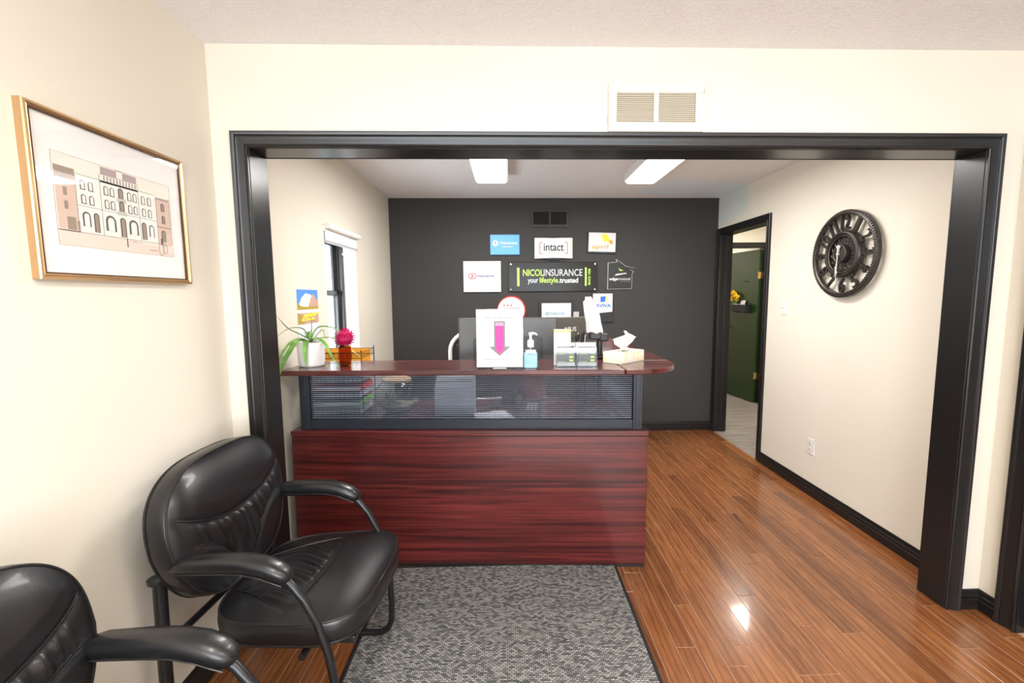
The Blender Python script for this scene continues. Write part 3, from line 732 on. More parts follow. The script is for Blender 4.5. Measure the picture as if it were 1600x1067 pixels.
guest_chair('black leather guest chair nearer the reception desk, seen whole', (-.722, 1.525, .008), R(-3))
guest_chair('black leather guest chair cut off by the bottom left corner of the photo', (-.722, .700, .008), R(-1))

# ------------------------------------------------------------------ framed drawing on the left wall
pic = thing('framed_picture', 'gold framed ink and wash drawing of an old arcaded hotel, white mat', 'picture', (XL, 1.397, 1.508), pi/2)
w2, hh = .262, .432
b = MB(); FP = [(0, 0), (0, .019), (.002, .023), (.007, .024), (.010, .020), (.012, .0215), (.015, .019), (.015, 0)]
def frame_loft(hw, z0, z1, prof, sc=1):
    st = []
    for cx, cz, dx, dz in ((-hw, z0, 1, 1), (hw, z0, -1, 1), (hw, z1, -1, -1), (-hw, z1, 1, -1), (-hw, z0, 1, 1)):
        st.append([(cx+dx*p*sc, -q, cz+dz*p*sc) for p, q in prof])
    B = MB(); B.loft(st, cap=False); return B
frame_loft(w2, 0, hh, FP).build('frame', 'gold_frame', pic, smooth=25)
frame_loft(w2-.0155, .0155, hh-.0155, [(0, 0), (0, .019), (.003, .019), (.003, 0)]).build('inner_lip', 'gold_dark', pic)
MB().box(-w2+.012, -.012, .012, w2-.012, -.001, hh-.012).build('mat_board', 'mat_board', pic)
mat('wash_paper', (.80, .76, .68), .8); mat('wash_pink', (.66, .50, .42), .8); mat('wash_brown', (.33, .26, .21), .8); mat('ink', (.13, .12, .11), .8); mat('wash_green', (.52, .54, .45), .8); mat('wash_ground', (.76, .64, .56), .8); mat('wash_mauve', (.42, .33, .33), .8); mat('facade', (.80, .79, .74), .8)
B = MB(); PXW, PZ, PH = .395, .092, .238
def rc(mi, u0, v0, u1, v1, lay=1):
    B.m(mi); B.box(-PXW/2+u0*PXW, -.0120-.00022*lay, PZ+v0*PH, -PXW/2+u1*PXW, -.0119, PZ+v1*PH)
def ln(u0, v0, u1, v1, t=.0009, mi=4, lay=4):
    rc(mi, min(u0, u1)-t/PXW/2, min(v0, v1)-t/PH/2, max(u0, u1)+t/PXW/2, max(v0, v1)+t/PH/2, lay)
def arch(u, v, w, h, mi=4, lay=5, fill=None):
    pts = lambda k: [(-PXW/2+(u-w/2*k)*PXW, PZ+v*PH), (-PXW/2+(u+w/2*k)*PXW, PZ+v*PH)]+[(-PXW/2+u*PXW+w/2*k*PXW*cos(a), PZ+(v+h)*PH-w/2*PXW*.0+w/2*k*PXW*sin(a)) for a in [pi*j/8 for j in range(9)]]
    B.m(mi); B.prism(pts(1), -.0120-.00022*lay, -.0119, 'y'); B.m(fill if fill is not None else 7); B.prism(pts(.62), -.0120-.00022*(lay+1), -.0119, 'y')
rc(0, 0, 0, 1, 1, 1); rc(5, 0, 0, 1, .13, 2); rc(5, 0, .13, .62, .17, 2)
rc(1, .01, .16, .15, .80, 2); rc(2, .01, .70, .15, .86, 3); ln(.01, .7, .15, .7)
for v in (.40, .55): rc(2, .06, v, .085, v+.09, 4)
rc(2, .07, .18, .13, .32, 4)
rc(7, .15, .17, .84, .82, 2); rc(7, .34, .8, .67, .90, 2); rc(6, .35, .90, .66, .985, 3); rc(7, .48, .90, .535, 1.0, 4); ln(.48, .9, .48, 1.0); ln(.535, .9, .535, 1.0); rc(6, .485, .985, .53, 1.0, 5)
for k in range(11): rc(2, .37+k*.027, .825, .38+k*.027, .885, 4)
rc(1, .84, .14, .985, .80, 2); rc(6, .84, .77, .985, .80, 3)
for u in (.15, .335, .665, .84, .985): ln(u, .17, u, .88 if u in (.335, .665) else .80)
for v in (.47, .82): ln(.15, v, .84, v)
ln(.335, .895, .67, .895); ln(.84, .40, .985, .40, .003, 2); ln(0, .165, .84, .165)
for (us, v) in (((.20, .26, .38, .43, .58, .63, .71, .77), .66), ((.20, .26, .38, .43, .58, .63, .71, .77), .50)):
    for u in us: arch(u, v, .036, .075); rc(4, u-.018, v-.004, u+.018, v+.004, 6)
for u in (.91,): 
    for v in (.62, .45): arch(u, v, .036, .085, 4, 5, 2)
for v in (.66, .50): arch(.505, v, .044, .09, 4, 5, 2); rc(3, .465, v-.045, .545, v-.005, 5); ln(.465, v-.005, .545, v-.005); ln(.465, v-.045, .545, v-.045)
arch(.21, .24, .06, .12); arch(.285, .19, .042, .19, 4, 5, 2); arch(.40, .23, .085, .12); arch(.505, .18, .05, .20, 4, 5, 2); arch(.60, .23, .085, .12); arch(.70, .19, .045, .19, 4, 5, 2); arch(.775, .24, .05, .12); arch(.90, .20, .045, .12, 4, 5, 2)
B.m(4)
for (u, v, r) in ((.86, .09, .019), (.905, .095, .015)):
    pts = [(-PXW/2+u*PXW+r*.55*cos(a), -.0135, PZ+v*PH+r*sin(a)) for a in [2*pi*k/20 for k in range(20)]]; B.tube(pts, .0005, 4, closed=True)
rc(4, .865, .16, .885, .24, 6); rc(2, .14, .17, .155, .29, 6); rc(4, .525, .06, .532, .17, 6); ln(.58, .14, .68, .14); ln(.74, .06, .82, .06, .0014)
for (a, c, d, e) in ((0, 1, 1, 1), (1, 0, 1, 1), (0, 0, 1, 0), (0, 0, 0, 1)): ln(a, c, d, e, .0006, 2, 3)
B.build('drawing', ['wash_paper', 'wash_pink', 'wash_brown', 'wash_green', 'ink', 'wash_ground', 'wash_mauve', 'facade'], pic)
MB().box(-w2+.013, -.0175, .013, w2-.013, -.0165, hh-.013).build('glass', 'picture_glass', pic)

# ------------------------------------------------------------------ signs on the charcoal wall
def wall_sign(name, label, x0, z0, x1, z1, rot=0):
    t = thing(name, label, 'sign', ((x0+x1)/2, YB, (z0+z1)/2), 0, None)
    t.rotation_euler = (0, R(rot), 0); return t, (x1-x0)/2, (z1-z0)/2
# blue
t, a, c = wall_sign('wall_sign', 'blue framed insurer plaque with white round emblem, top left', -.187, 1.87, .126, 2.085)
MB().box(-a, -.018, -c, a, 0, c).build('backing', 'navy_edge', t, bevel=.002); MB().box(-a+.008, -.021, -c+.010, a-.010, -.017, c-.010).build('face', 'sky_blue', t)
b = MB(); b.lathe_y([(0, -.0225), (.031, -.0225), (.031, -.020)], -.098, .012, 24); b.build('emblem', 'white_print', t)
b = MB(); b.lathe_y([(0, -.0235), (.011, -.0235), (.011, -.022)], -.098, .020, 12); b.box(-.101, -.0235, -.010, -.095, -.022, .015); b.box(-.118, -.0235, -.014, -.078, -.022, -.010); b.build('tree_mark', 'sky_blue', t)
text('Wawanesa', -.052, .002, .178, .032, .001, -.021, .02, .25).build('lettering', 'white_print', t); text('Insurance', -.030, -.028, .11, .018, .001, -.021, .02, .25).build('lettering', 'white_print', t)
# intact (curved face)
t, a, c = wall_sign('wall_sign', 'bowed white plaque reading intact in red brackets, centre top', .272, 1.835, .663, 2.044)
b = MB(); st = []
for k in range(17):
    u = -1+2*k/16; yy = -.05+.03*u*u; st.append([(u*a, yy, -c*(1-.06*(1-abs(u)))), (u*a, yy, c*(1-.06*(1-abs(u)))), (u*a, yy+.004, c*(1-.06*(1-abs(u)))), (u*a, yy+.004, -c*(1-.06*(1-abs(u))))])
b.loft(st).build('face', 'white_plastic', t, smooth=30)
MB().box(-.07, -.040, -.115, .07, 0, .07).build('backing', 'black_plastic', t)
def bend(b): return b.xf(lambda x, y, z: (x, y-.0505+.03*(x/a)**2, z))
b = MB(); s = [-1, 1]
for q in s:
    x0 = q*.145
    b.box(min(x0, x0-q*.006), -.001, -.058, max(x0, x0-q*.006), 0, .058)
    for zz in (-.058, .052): b.box(min(x0, x0-q*.035), -.001, zz, max(x0, x0-q*.035), 0, zz+.006)
bend(b).build('bracket', 'red_print', t)
bend(text('intact', -.103, -.030, .205, .075, .001, 0, .015)).build('lettering', 'black_print', t); bend(text('INSURANCE', -.068, -.055, .14, .010, .001, 0, 0)).build('lettering', 'grey_print', t)
# april
t, a, c = wall_sign('wall_sign', 'black framed white plaque with yellow and orange petals reading april, top right', .815, 1.886, 1.121, 2.106, 1.5)
MB().box(-a, -.02, -c, a, 0, c).build('frame', 'black_print', t, bevel=.002); MB().box(-a+.014, -.0225, -c+.016, a-.014, -.019, c-.012).build('face', 'white_print', t)
b = MB(); b.prism([(.0, .085), (.0, .04), (.02, .012), (.05, .008), (.075, .02), (.07, .05), (.045, .075), (.02, .09)], -.0235, -.0215, 'y'); b.build('petal', 'yellow_print', t)
b = MB(); b.prism([(.065, .012), (.085, -.012), (.108, -.022), (.112, .0), (.105, .022), (.085, .03)], -.0240, -.0215, 'y'); b.build('petal', 'orange_print', t)
text('april', -.105, -.078, .17, .058, .001, -.0225, .012).build('lettering', 'orange_print', t)
# white plate with red emblem
t, a, c = wall_sign('wall_sign', 'clear edged white plate with red oval emblem, left of the long black sign', -.46, 1.498, -.076, 1.812)
MB().box(-a, -.022, -c, a, -.016, c).build('face', 'white_plastic', t, bevel=.001)
for sx in (-1, 1):
    for sz in (-1, 1):
        b = MB(); b.lathe_y([(0, -.026), (.006, -.026), (.007, -.022), (.005, -.001)], sx*(a-.02), sz*(c-.02), 12); b.build('standoff', 'chrome', t)
b = MB(); b.tube([(-.10+.040*cos(q), -.0235, .005+.026*sin(q)) for q in [2*pi*k/28 for k in range(28)]], .0035, 6, closed=True); b.build('emblem', 'red_print', t)
text('A', -.118, -.012, .034, .034, .001, -.022, .02).build('emblem_letter', 'red_print', t); text('Insurance', -.045, -.006, .165, .030, .001, -.022, .03).build('lettering', 'blue_grey_print', t); text('BROKERS', -.042, -.028, .07, .010, .001, -.022, 0).build('lettering', 'light_grey', t)
MB().box(-a+.02, -.0228, c-.055, a-.03, -.0218, c-.053).box(-a+.02, -.0228, -c+.052, a-.03, -.0218, -c+.054).build('border_line', 'light_grey', t)
# NICOL INSURANCE
t, a, c = wall_sign('wall_sign', 'long glossy black sign reading NICOL INSURANCE your lifestyle trusted', .005, 1.498, .921, 1.80)
MB().box(-a, -.02, -c, a, 0, c).build('face', 'sign_black', t, bevel=.004)
MB().box(-.372, -.0215, -.094, -.348, -.0195, .094).build('green_bar', 'lime', t); MB().box(.330, -.0215, -.094, .348, -.0195, .094).build('green_bar', 'lime', t)
text('NICOL', -.312, .008, .215, .070, .0015, -.020, .018).build('lettering', 'lime', t); text('INSURANCE', -.096, .008, .400, .070, .0015, -.020, .004).build('lettering', 'white_print', t)
text('your', -.262, -.078, .108, .055, .0015, -.020, .012).build('lettering', 'white_print', t); text('lifestyle', -.140, -.078, .190, .073, .0015, -.020, .012).build('lettering', 'lime', t); text('.trusted', .055, -.063, .205, .053, .0015, -.020, .03).build('lettering', 'white_print', t)
b = text('SINCE 1950', 0, 0, .165, .024, .0015, -.020, .02); b.xf(lambda x, y, z: (.388-z+.0, y, -.085+x)); b.build('lettering', 'lime', t)
b = MB()
for sx in (-1, 1):
    for sz in (-1, 1): b.lathe_y([(0, -.026), (.008, -.025), (.009, -.020)], sx*(a-.022), sz*(c-.022), 12)
b.build('cap_screw', 'chrome', t)
# edge mutual
t, a, c = wall_sign('wall_sign', 'house shaped black plaque with white outline reading edge mutual', 1.029, 1.50, 1.343, 1.81)
HP = [(-.155, -.138), (.098, -.135), (.100, .022), (.118, .045), (.075, .062), (.155, .072), (.032, .100), (-.068, .172), (-.060, .142), (-.152, .135)]
def offset(poly, d):
    n = len(poly); out = []
    for i in range(n):
        p0, p1, p2 = Vector(poly[i-1]), Vector(poly[i]), Vector(poly[(i+1) % n]); n1 = Vector((p1.y-p0.y, p0.x-p1.x)).normalized(); n2 = Vector((p2.y-p1.y, p1.x-p2.x)).normalized(); k = n1+n2; k = k/max(.6, k.length_squared/1.0)*1.0
        out.append(tuple(p1-k*d))
    return out
MB().prism(HP, -.018, 0, 'y').build('outline', 'white_print', t); MB().prism(offset(HP, .006), -.020, -.010, 'y').build('face', 'black_print', t)
MB().prism([(-.045, .088), (-.030, .050), (.008, .055), (-.03, .068)], -.0215, -.0195, 'y').build('leaf_mark', 'lime', t); MB().prism([(-.085, .002), (-.065, .020), (.03, .030), (.045, .022), (.0, .016), (-.05, .006)], -.0215, -.0195, 'y').build('swoosh', 'white_print', t)
text('edge', -.138, -.055, .088, .040, .0012, -.020, .03).build('lettering', 'white_print', t); text('mutual', -.046, -.044, .125, .028, .0012, -.020, .0).build('lettering', 'white_print', t); text('INSURANCE', -.03, -.064, .11, .010, .001, -.020, 0).build('lettering', 'grey_print', t)
# economical (round)
t, a, c = wall_sign('wall_sign', 'round white plaque with dark red rim and three red dots behind the monitor', -.125, 1.155, .185, 1.455)
b = MB(); b.lathe_y([(0, -.020), (.140, -.020), (.152, -.012), (.154, 0)], 0, 0, 56); b.build('rim', 'red_rim', t, smooth=30); b = MB(); b.lathe_y([(0, -.0225), (.139, -.0225), (.139, -.019)], -.003, .0, 56); b.build('face', 'white_print', t)
for k in range(3): MB().lathe_y([(0, -.0235), (.008, -.0235), (.008, -.0215)], -.075+k*.036, .052, 12).build('dot', 'red_print', t)
text('economical', -.075, .008, .165, .026, .001, -.0225, .02).build('lettering', 'grey_print', t)
# echelon
t, a, c = wall_sign('wall_sign', 'white plaque reading ECHELON in wide black frame, lowest of the signs', .316, 1.08, .675, 1.405)
MB().box(-a, -.018, -c, a, 0, c).build('frame', 'black_print', t, bevel=.002); MB().box(-a+.028, -.0205, -c+.03, a-.025, -.017, c-.028).build('face', 'white_print', t)
b = MB(); b.box(-.115, -.0215, .010, -.082, -.0195, .042); b.build('logo_square', 'teal_print', t); text('CHELON', -.078, .012, .165, .028, .001, -.0205, .02).build('lettering', 'teal_print', t); text('E', -.108, .016, .020, .022, .001, -.0215, .02).build('lettering', 'white_print', t); text('GENERAL INSURANCE', -.11, -.012, .2, .008, .001, -.0205, 0).build('lettering', 'light_grey', t)
# aviva
t, a, c = wall_sign('wall_sign', 'white plaque reading AVIVA with blue and green flag on a black mount', .862, 1.175, 1.096, 1.485)
MB().box(-a, -.018, -c, a, 0, c).build('frame', 'black_print', t, bevel=.002); MB().prism([(-a+.018, -.066), (a-.012, -.045), (a-.012, c-.012), (-a+.018, c-.012)], -.0205, -.017, 'y').build('face', 'white_print', t)
MB().prism([(-.022, .055), (.028, .058), (.034, .115), (-.022, .112)], -.0215, -.0195, 'y').build('flag', 'blue_print', t); MB().prism([(.036, .060), (.052, .064), (.052, .113), (.036, .117)], -.0215, -.0195, 'y').build('flag', 'lime', t)
text('AVIVA', -.075, .0, .165, .036, .001, -.0205, .03).build('lettering', 'blue_print', t)
t = thing('wall_card', 'small pale grey card fixed to charcoal wall beside the ECHELON plaque', 'card', (.693, YB, 1.24)); MB().box(-.042, -.012, -.048, .042, 0, .046).build('card', 'light_grey', t, bevel=.001); MB().box(-.046, -.006, -.052, .046, -.0005, .05).build('holder', 'clear_acrylic', t)

# ------------------------------------------------------------------ gear clock
ck = thing('wall_clock', 'large round bronze skeleton clock with cut-out numerals on cream wall', 'clock', (XR, 2.805, 1.708), -pi/2)
b = MB(); RO, RI = .275, .246
b.lathe_y([(RI, -.020), (RI, -.045), (.256, -.052), (.268, -.050), (RO, -.042), (RO, -.020), (RI, -.020)], 0, 0, 96)
b.build('outer_ring', 'clock_bronze', ck, smooth=30)
b = MB()
for k in range(96):
    a0 = 2*pi*k/96; ca, sa = cos(a0), sin(a0); r0, r1, hwid = .252, .276, .0032
    vs = []
    for (r, s_, y) in ((r0, -1, -.046), (r0, 1, -.046), (r1, 1, -.040), (r1, -1, -.040), (r0, -1, -.054), (r0, 1, -.054), (r1, 1, -.048), (r1, -1, -.048)):
        vs.append((r*ca-s_*hwid*sa, y, r*sa+s_*hwid*ca))
    b.add(vs, [(0,1,2,3),(4,7,6,5),(0,4,5,1),(1,5,6,2),(2,6,7,3),(3,7,4,0)])
b.build('tooth_ring', 'clock_bronze', ck)
b = MB(); b.lathe_y([(.125, -.018), (.125, -.050), (.132, -.058), (.142, -.056), (.150, -.046), (.152, -.018), (.125, -.018)], 0, 0, 72); b.build('inner_ring', 'clock_bronze', ck, smooth=40)
b = MB(); b.tube([(.118*cos(q), -.046, .118*sin(q)) for q in [2*pi*k/60 for k in range(60)]], .004, 6, closed=True); b.build('inner_bead', 'clock_bronze_light', ck, smooth=60)
MB().lathe_y([(0, -.020), (.126, -.020), (.126, -.024), (0, -.028)], 0, 0, 48).build('dial_plate', 'clock_bronze', ck)
b = MB()
for k in range(16):
    a0 = 2*pi*k/16
    for (r0, rr_) in ((.095, .018), (.072, .012)):
        pts = [(r0*cos(a0)+rr_*cos(a0+q)*(1-q/9), -.032, r0*sin(a0)+rr_*sin(a0+q)*(1-q/9)) for q in [j*.55 for j in range(11)]]; b.tube(pts, .0026, 5)
b.build('scrollwork', 'clock_bronze_light', ck, smooth=60)
b = MB(); b.lathe_y([(0, -.068), (.048, -.066), (.055, -.058), (.055, -.024), (0, -.024)], 0, .004, 40); b.build('hub', 'clock_bronze', ck, smooth=35)
b = MB(); b.tube([(.052*cos(q), -.066, .004+.052*sin(q)) for q in [2*pi*k/40 for k in range(40)]], .0022, 6, closed=True); b.build('hub_rim', 'clock_bronze_light', ck)
for k in range(1, 13):
    s_ = str(k); a0 = pi/2-2*pi*k/12; hgt = .092; wid = .044 if k < 10 else .070
    if k == 1: wid = .026
    if k == 11: wid = .058
    tb_ = text(s_, -wid/2, -hgt/2, wid, hgt, .018, -.024, .012)
    rot = a0-pi/2+(pi if k in (4, 5, 6, 7, 8) else 0)
    rm = .199; cr, sr = cos(rot), sin(rot)
    tb_.xf(lambda x, y, z: (rm*cos(a0)+x*cr-z*sr, y, rm*sin(a0)+x*sr+z*cr)); tb_.build('numeral', 'clock_bronze', ck)
def hand(length, angle, wd, y):
    b = MB(); d = Vector((cos(angle), sin(angle))); nn = Vector((-d.y, d.x))
    P = lambda l, s_: (d.x*l+nn.x*s_, d.y*l+nn.y*s_)
    b.prism([P(-.05, -.006), P(-.05, .006), P(0, wd*.5), P(length*.55, wd*.35), P(length*.6, wd*1.5), P(length*.66, wd*.4), P(length, .001), P(length, -.001), P(length*.66, -wd*.4), P(length*.6, -wd*1.5), P(length*.55, -wd*.35), P(0, -wd*.5)], y-.002, y, 'y')
    b.lathe_y([(0, y-.003), (.011, y-.003), (.011, y)], d.x*-.045, d.y*-.045, 12); return b.build('clock_hand', 'silver_paint', ck)
hand(.19, R(-91), .007, -.076); hand(.145, R(-98), .009, -.072)
MB().lathe_y([(0, -.082), (.008, -.080), (.008, -.066)], 0, 0, 12).build('hand_pin', 'silver_paint', ck)
b = MB(); b.box(-.02, -.022, .12, .02, 0, .15); b.box(-.02, -.022, -.15, .02, 0, -.12); b.build('mount', 'clock_bronze', ck)

# ------------------------------------------------------------------ things in the hall
wp = thing('wall_pocket', 'black wall pocket on the green door', 'wall pocket', (0, 0, 0)); 
def ondoor(o, along, z):   # put a thing on the visible face of the open leaf
    a = gdo.rotation_euler.z; bx, by = gdo.location.x, gdo.location.y
    o.location = (bx+cos(a)*along-sin(a)*.039, by+sin(a)*along+cos(a)*.039, z); o.rotation_euler = (0, 0, a+pi)
ondoor(wp, .27, 1.20)
b = MB(); b.prism([(-.0, .0), (-.075, .02), (-.085, .115), (-.08, .12), (-.07, .028), (-.0, .012)], -.15, .15, 'x'); b.box(-.15, -.006, 0, .15, 0, .14); b.box(-.15, -.08, .018, -.145, 0, .11); b.box(.145, -.08, .018, .15, 0, .11)
b.build('pocket', 'black_plastic', wp, bevel=.001)
fb = thing('artificial_bouquet', 'bunch of yellow flowers standing in the black door pocket', 'flowers', (0, 0, 0)); ondoor(fb, .42, 1.30)
random.seed(3)
for k in range(9):
    b = MB(); cx0, cy0, cz0 = random.uniform(-.07, .08), random.uniform(-.075, -.02), random.uniform(.05, .19)
    for j in range(26):
        th = random.uniform(0, 2*pi); ph = math.acos(random.uniform(-1, 1)); d = Vector((sin(ph)*cos(th), sin(ph)*sin(th), cos(ph))); s1 = d.orthogonal().normalized()*.011; c0 = Vector((cx0, cy0, cz0))
        b.add([c0, c0+d*.022+s1, c0+d*.034, c0+d*.022-s1], [(0, 1, 2, 3)])
    b.build('blossom', 'yellow_petal', fb)
b = MB(); 
for k in range(5): b.tube([(.0+.01*k, -.03, -.07), (-.03+.02*k, -.035, .08)], .003, 5)
b.build('stem', 'leaf_green', fb)
pp = thing('paper_sheet', 'curled white sheet standing in the black door pocket beside the flowers', 'paper', (0, 0, 0)); ondoor(pp, .27, 1.22)
b = MB(); st = []
for k in range(9):
    z = .15*k/8; yy = -.02-.012*sin(k*.5); st.append([(-.05+.02*k/8, yy, z), (.035+.03*sin(k/5), yy-.006, z), (.035+.03*sin(k/5), yy-.005, z), (-.05+.02*k/8, yy+.001, z)])
b.loft(st).build('sheet', 'white_paper', pp)
dp = thing('door_plate', 'small dark name plate on the green door', 'name plate', (0, 0, 0)); ondoor(dp, .24, 1.62); MB().box(-.045, -.003, 0, .045, 0, .014).build('plate', 'black_print', dp)

# ------------------------------------------------------------------ wall calendar
cal = thing('wall_calendar', 'hanging photo calendar of mountains and a lake behind the plant', 'calendar', (XLO, 2.69, 1.0), pi/2)
mat('cal_sky', (.10, .28, .75), .5); mat('cal_cloud', (.85, .88, .93), .5); mat('cal_rock', (.55, .33, .25), .5); mat('cal_olive', (.42, .30, .05), .5); mat('cal_yellow', (.80, .72, .04), .5)
MB().box(-.14, -.004, .30, .14, 0, .505).build('upper_sheet', 'white_paper', cal); MB().box(-.14, -.004, 0, .14, 0, .297).build('lower_sheet', 'white_paper', cal)
B = MB(); B.m(0).box(-.138, -.0046, .41, .138, -.0039, .503); B.m(1); B.prism([(-.12, .41), (-.08, .455), (-.03, .48), (.03, .475), (.07, .46), (.10, .43), (.13, .41)], -.0050, -.0045, 'y')
B.m(2).prism([(.0, .40), (.04, .455), (.07, .478), (.10, .455), (.138, .43), (.138, .395), (.0, .395)], -.0054, -.0045, 'y'); B.m(3).prism([(-.138, .43), (-.09, .405), (0, .40), (.138, .405), (.138, .385), (-.138, .385)], -.0057, -.0045, 'y')
B.m(1).box(-.138, -.0046, .365, .138, -.0039, .385); B.m(2).box(-.138, -.0046, .302, .138, -.0039, .365)
B.m(4).prism([(-.06, .335), (.10, .345), (.13, .355), (.13, .365), (-.06, .358)], -.0054, -.0045, 'y'); B.m(4).prism([(-.10, .318), (.08, .322), (.08, .333), (-.10, .330)], -.0054, -.0045, 'y'); B.m(3).prism([(-.138, .302), (-.05, .302), (-.08, .35), (-.138, .37)], -.0052, -.0045, 'y')
random.seed(5)
for k in range(30): B.m(random.choice([1, 2, 3, 3])); px, pz = random.uniform(-.13, .12), random.uniform(.305, .36); B.box(px, -.0056, pz, px+.012, -.0045, pz+.005)
B.build('photo_print', ['cal_sky', 'cal_cloud', 'cal_rock', 'cal_olive', 'cal_yellow'], cal)
b = MB()
for k in range(1, 6): b.box(-.13, -.0048, .04+k*.038, .13, -.0039, .041+k*.038)
for k in range(1, 8): b.box(-.13+k*.0325, -.0048, .04, -.129+k*.0325, -.0039, .23)
b.build('day_grid', 'light_grey', cal)

# ------------------------------------------------------------------ counter items
CT = CZ1
# potted plant
pl = thing('potted_plant', 'long leaved spider plant in plain white pot at counter left end', 'plant', (-1.075, 2.415, CT))
b = MB(); b.lathe([(0, 0), (.058, 0), (.064, .006), (.072, .128), (.070, .131), (.066, .128), (.060, .020), (0, .018)], seg=40); b.build('pot', 'white_plastic', pl, smooth=40)
MB().lathe([(0, .112), (.062, .112), (.062, .10), (0, .1)], seg=24).build('soil', 'soil', pl)
def leaf(b, pts, w, seg=14):
    P = [Vector(p) for p in pts]; out = []
    # Catmull-Rom resample
    ext = [P[0]*2-P[1]]+P+[P[-1]*2-P[-2]]; n = len(P)-1
    for i in range(seg+1):
        t = i/seg*n; k = min(int(t), n-1); u = t-k; p0, p1, p2, p3 = ext[k:k+4]
        out.append(.5*((2*p1)+(p2-p0)*u+(2*p0-5*p1+4*p2-p3)*u*u+(3*p1-p0-3*p2+p3)*u**3))
    rings = []
    for i, p in enumerate(out):
        t = (out[min(i+1, seg)]-out[max(i-1, 0)]).normalized(); f = i/seg; ww = w*(min(1, .55+f*1.6) if f < .3 else max(.02, (1-(f-.3)/.7)**.75))
        side = t.cross(Vector((0, -.35, 1))); side = side.normalized() if side.length > .05 else Vector((1, 0, 0)); nrm = side.cross(t).normalized()
        rings.append([p-side*ww+nrm*ww*.35, p-nrm*.0006-nrm*ww*.15, p+side*ww+nrm*ww*.35, p+nrm*.0012-nrm*ww*.10])
    b.loft(rings); return b
LV = [ # points relative to pot centre at counter height
 ([(0, 0, .14), (-.03, -.05, .175), (-.055, -.13, .215), (-.068, -.21, .285)], .011, 'leaf_pale'),
 ([(0, 0, .14), (-.02, -.03, .20), (-.04, -.09, .215), (-.055, -.15, .205), (-.068, -.21, .18)], .010, 'leaf_pale'),
 ([(0, 0, .13), (-.03, -.05, .15), (-.06, -.11, .13), (-.075, -.17, .08), (-.082, -.21, .03)], .014, 'leaf_green'),
 ([(0, 0, .13), (-.025, -.08, .145), (-.045, -.13, .10), (-.062, -.20, .02), (-.070, -.245, -.05), (-.075, -.245, -.10)], .018, 'leaf_green'),
 ([(0, 0, .13), (.005, -.06, .14), (.012, -.095, .10), (.014, -.100, .04), (.014, -.10, .004)], .016, 'leaf_green'),
 ([(0, 0, .13), (.04, -.02, .20), (.09, -.03, .215), (.15, -.03, .20), (.18, -.02, .18)], .011, 'leaf_green'),
 ([(0, 0, .13), (.05, -.05, .155), (.11, -.08, .125), (.15, -.10, .06), (.19, -.115, .005)], .011, 'leaf_green'),
 ([(0, 0, .13), (.06, .02, .15), (.12, .05, .14), (.18, .06, .09), (.25, .06, .03)], .008, 'leaf_green'),
 ([(0, 0, .13), (.010, .0, .20), (.012, -.01, .285)], .004, 'leaf_green'),
 ([(0, 0, .13), (.0, -.02, .165), (.015, -.035, .19), (.03, -.04, .175)], .017, 'leaf_green'),
 ([(0, 0, .13), (.05, .03, .19), (.055, .04, .18), (.06, .05, .14)], .007, 'leaf_pale'),
 ([(0, 0, .13), (.04, -.02, .15), (.09, -.02, .10), (.12, -.03, .055)], .007, 'leaf_pale'),
 ([(0, 0, .13), (-.03, .03, .17), (-.05, .05, .18), (-.06, .06, .14)], .007, 'leaf_pale'),
]
for pts, w, mm in LV: leaf(MB(), pts, w).build('leaf', mm, pl, smooth=50)
# vase with chrysanthemum
va = thing('amber_vase', 'small amber brown glass vase holding the pink flower', 'vase', (-.888, 2.40, CT))
b = MB(); b.lathe([(0, 0), (.026, 0), (.030, .004), (.030, .020), (.033, .03), (.033, .105), (.030, .108), (.030, .032), (.026, .022), (.026, .008), (0, .007)], seg=32); b.build('vase', 'amber_glass', va, smooth=40)
fw_ = thing('chrysanthemum', 'magenta pink chrysanthemum flower head in the amber vase', 'flower', (-.885, 2.398, CT))
for ring in range(9):
    b = MB(); npet = 9+ring*3; el = R(85-ring*17)
    for k in range(npet):
        th = 2*pi*k/npet+ring*.37; r0 = .057+.009*random.random(); d = Vector((cos(th)*cos(el), sin(th)*cos(el), sin(el))); tip = Vector((0, 0, .150))+Vector((d.x*1.12*r0, d.y*1.12*r0, d.z*r0*.85)); base = Vector((0, 0, .145))+d*.012
        side = d.cross(Vector((.1, .2, 1))).normalized()*.0055; curl = Vector((0, 0, .006))
        mid = base.lerp(tip, .7)+curl*.3
        b.add([base, mid+side, tip+curl, mid-side, mid+d*.0-Vector((0, 0, .002))], [(0, 1, 4), (1, 2, 4), (2, 3, 4), (3, 0, 4)])
    b.build('petal_ring', 'magenta_light' if ring in (2, 5) else 'magenta_petal', fw_)
b = MB(); b.lathe([(0, -.034), (.024, -.030), (.040, -.01), (.042, .008), (.028, .030), (0, .038)], 0, 0, 20, .148); b.build('flower_core', 'magenta_petal', fw_)
MB().tube([(0, 0, .125), (.003, 0, .06), (.0, .0, .012)], .003, 6).build('stem', 'leaf_green', fw_)
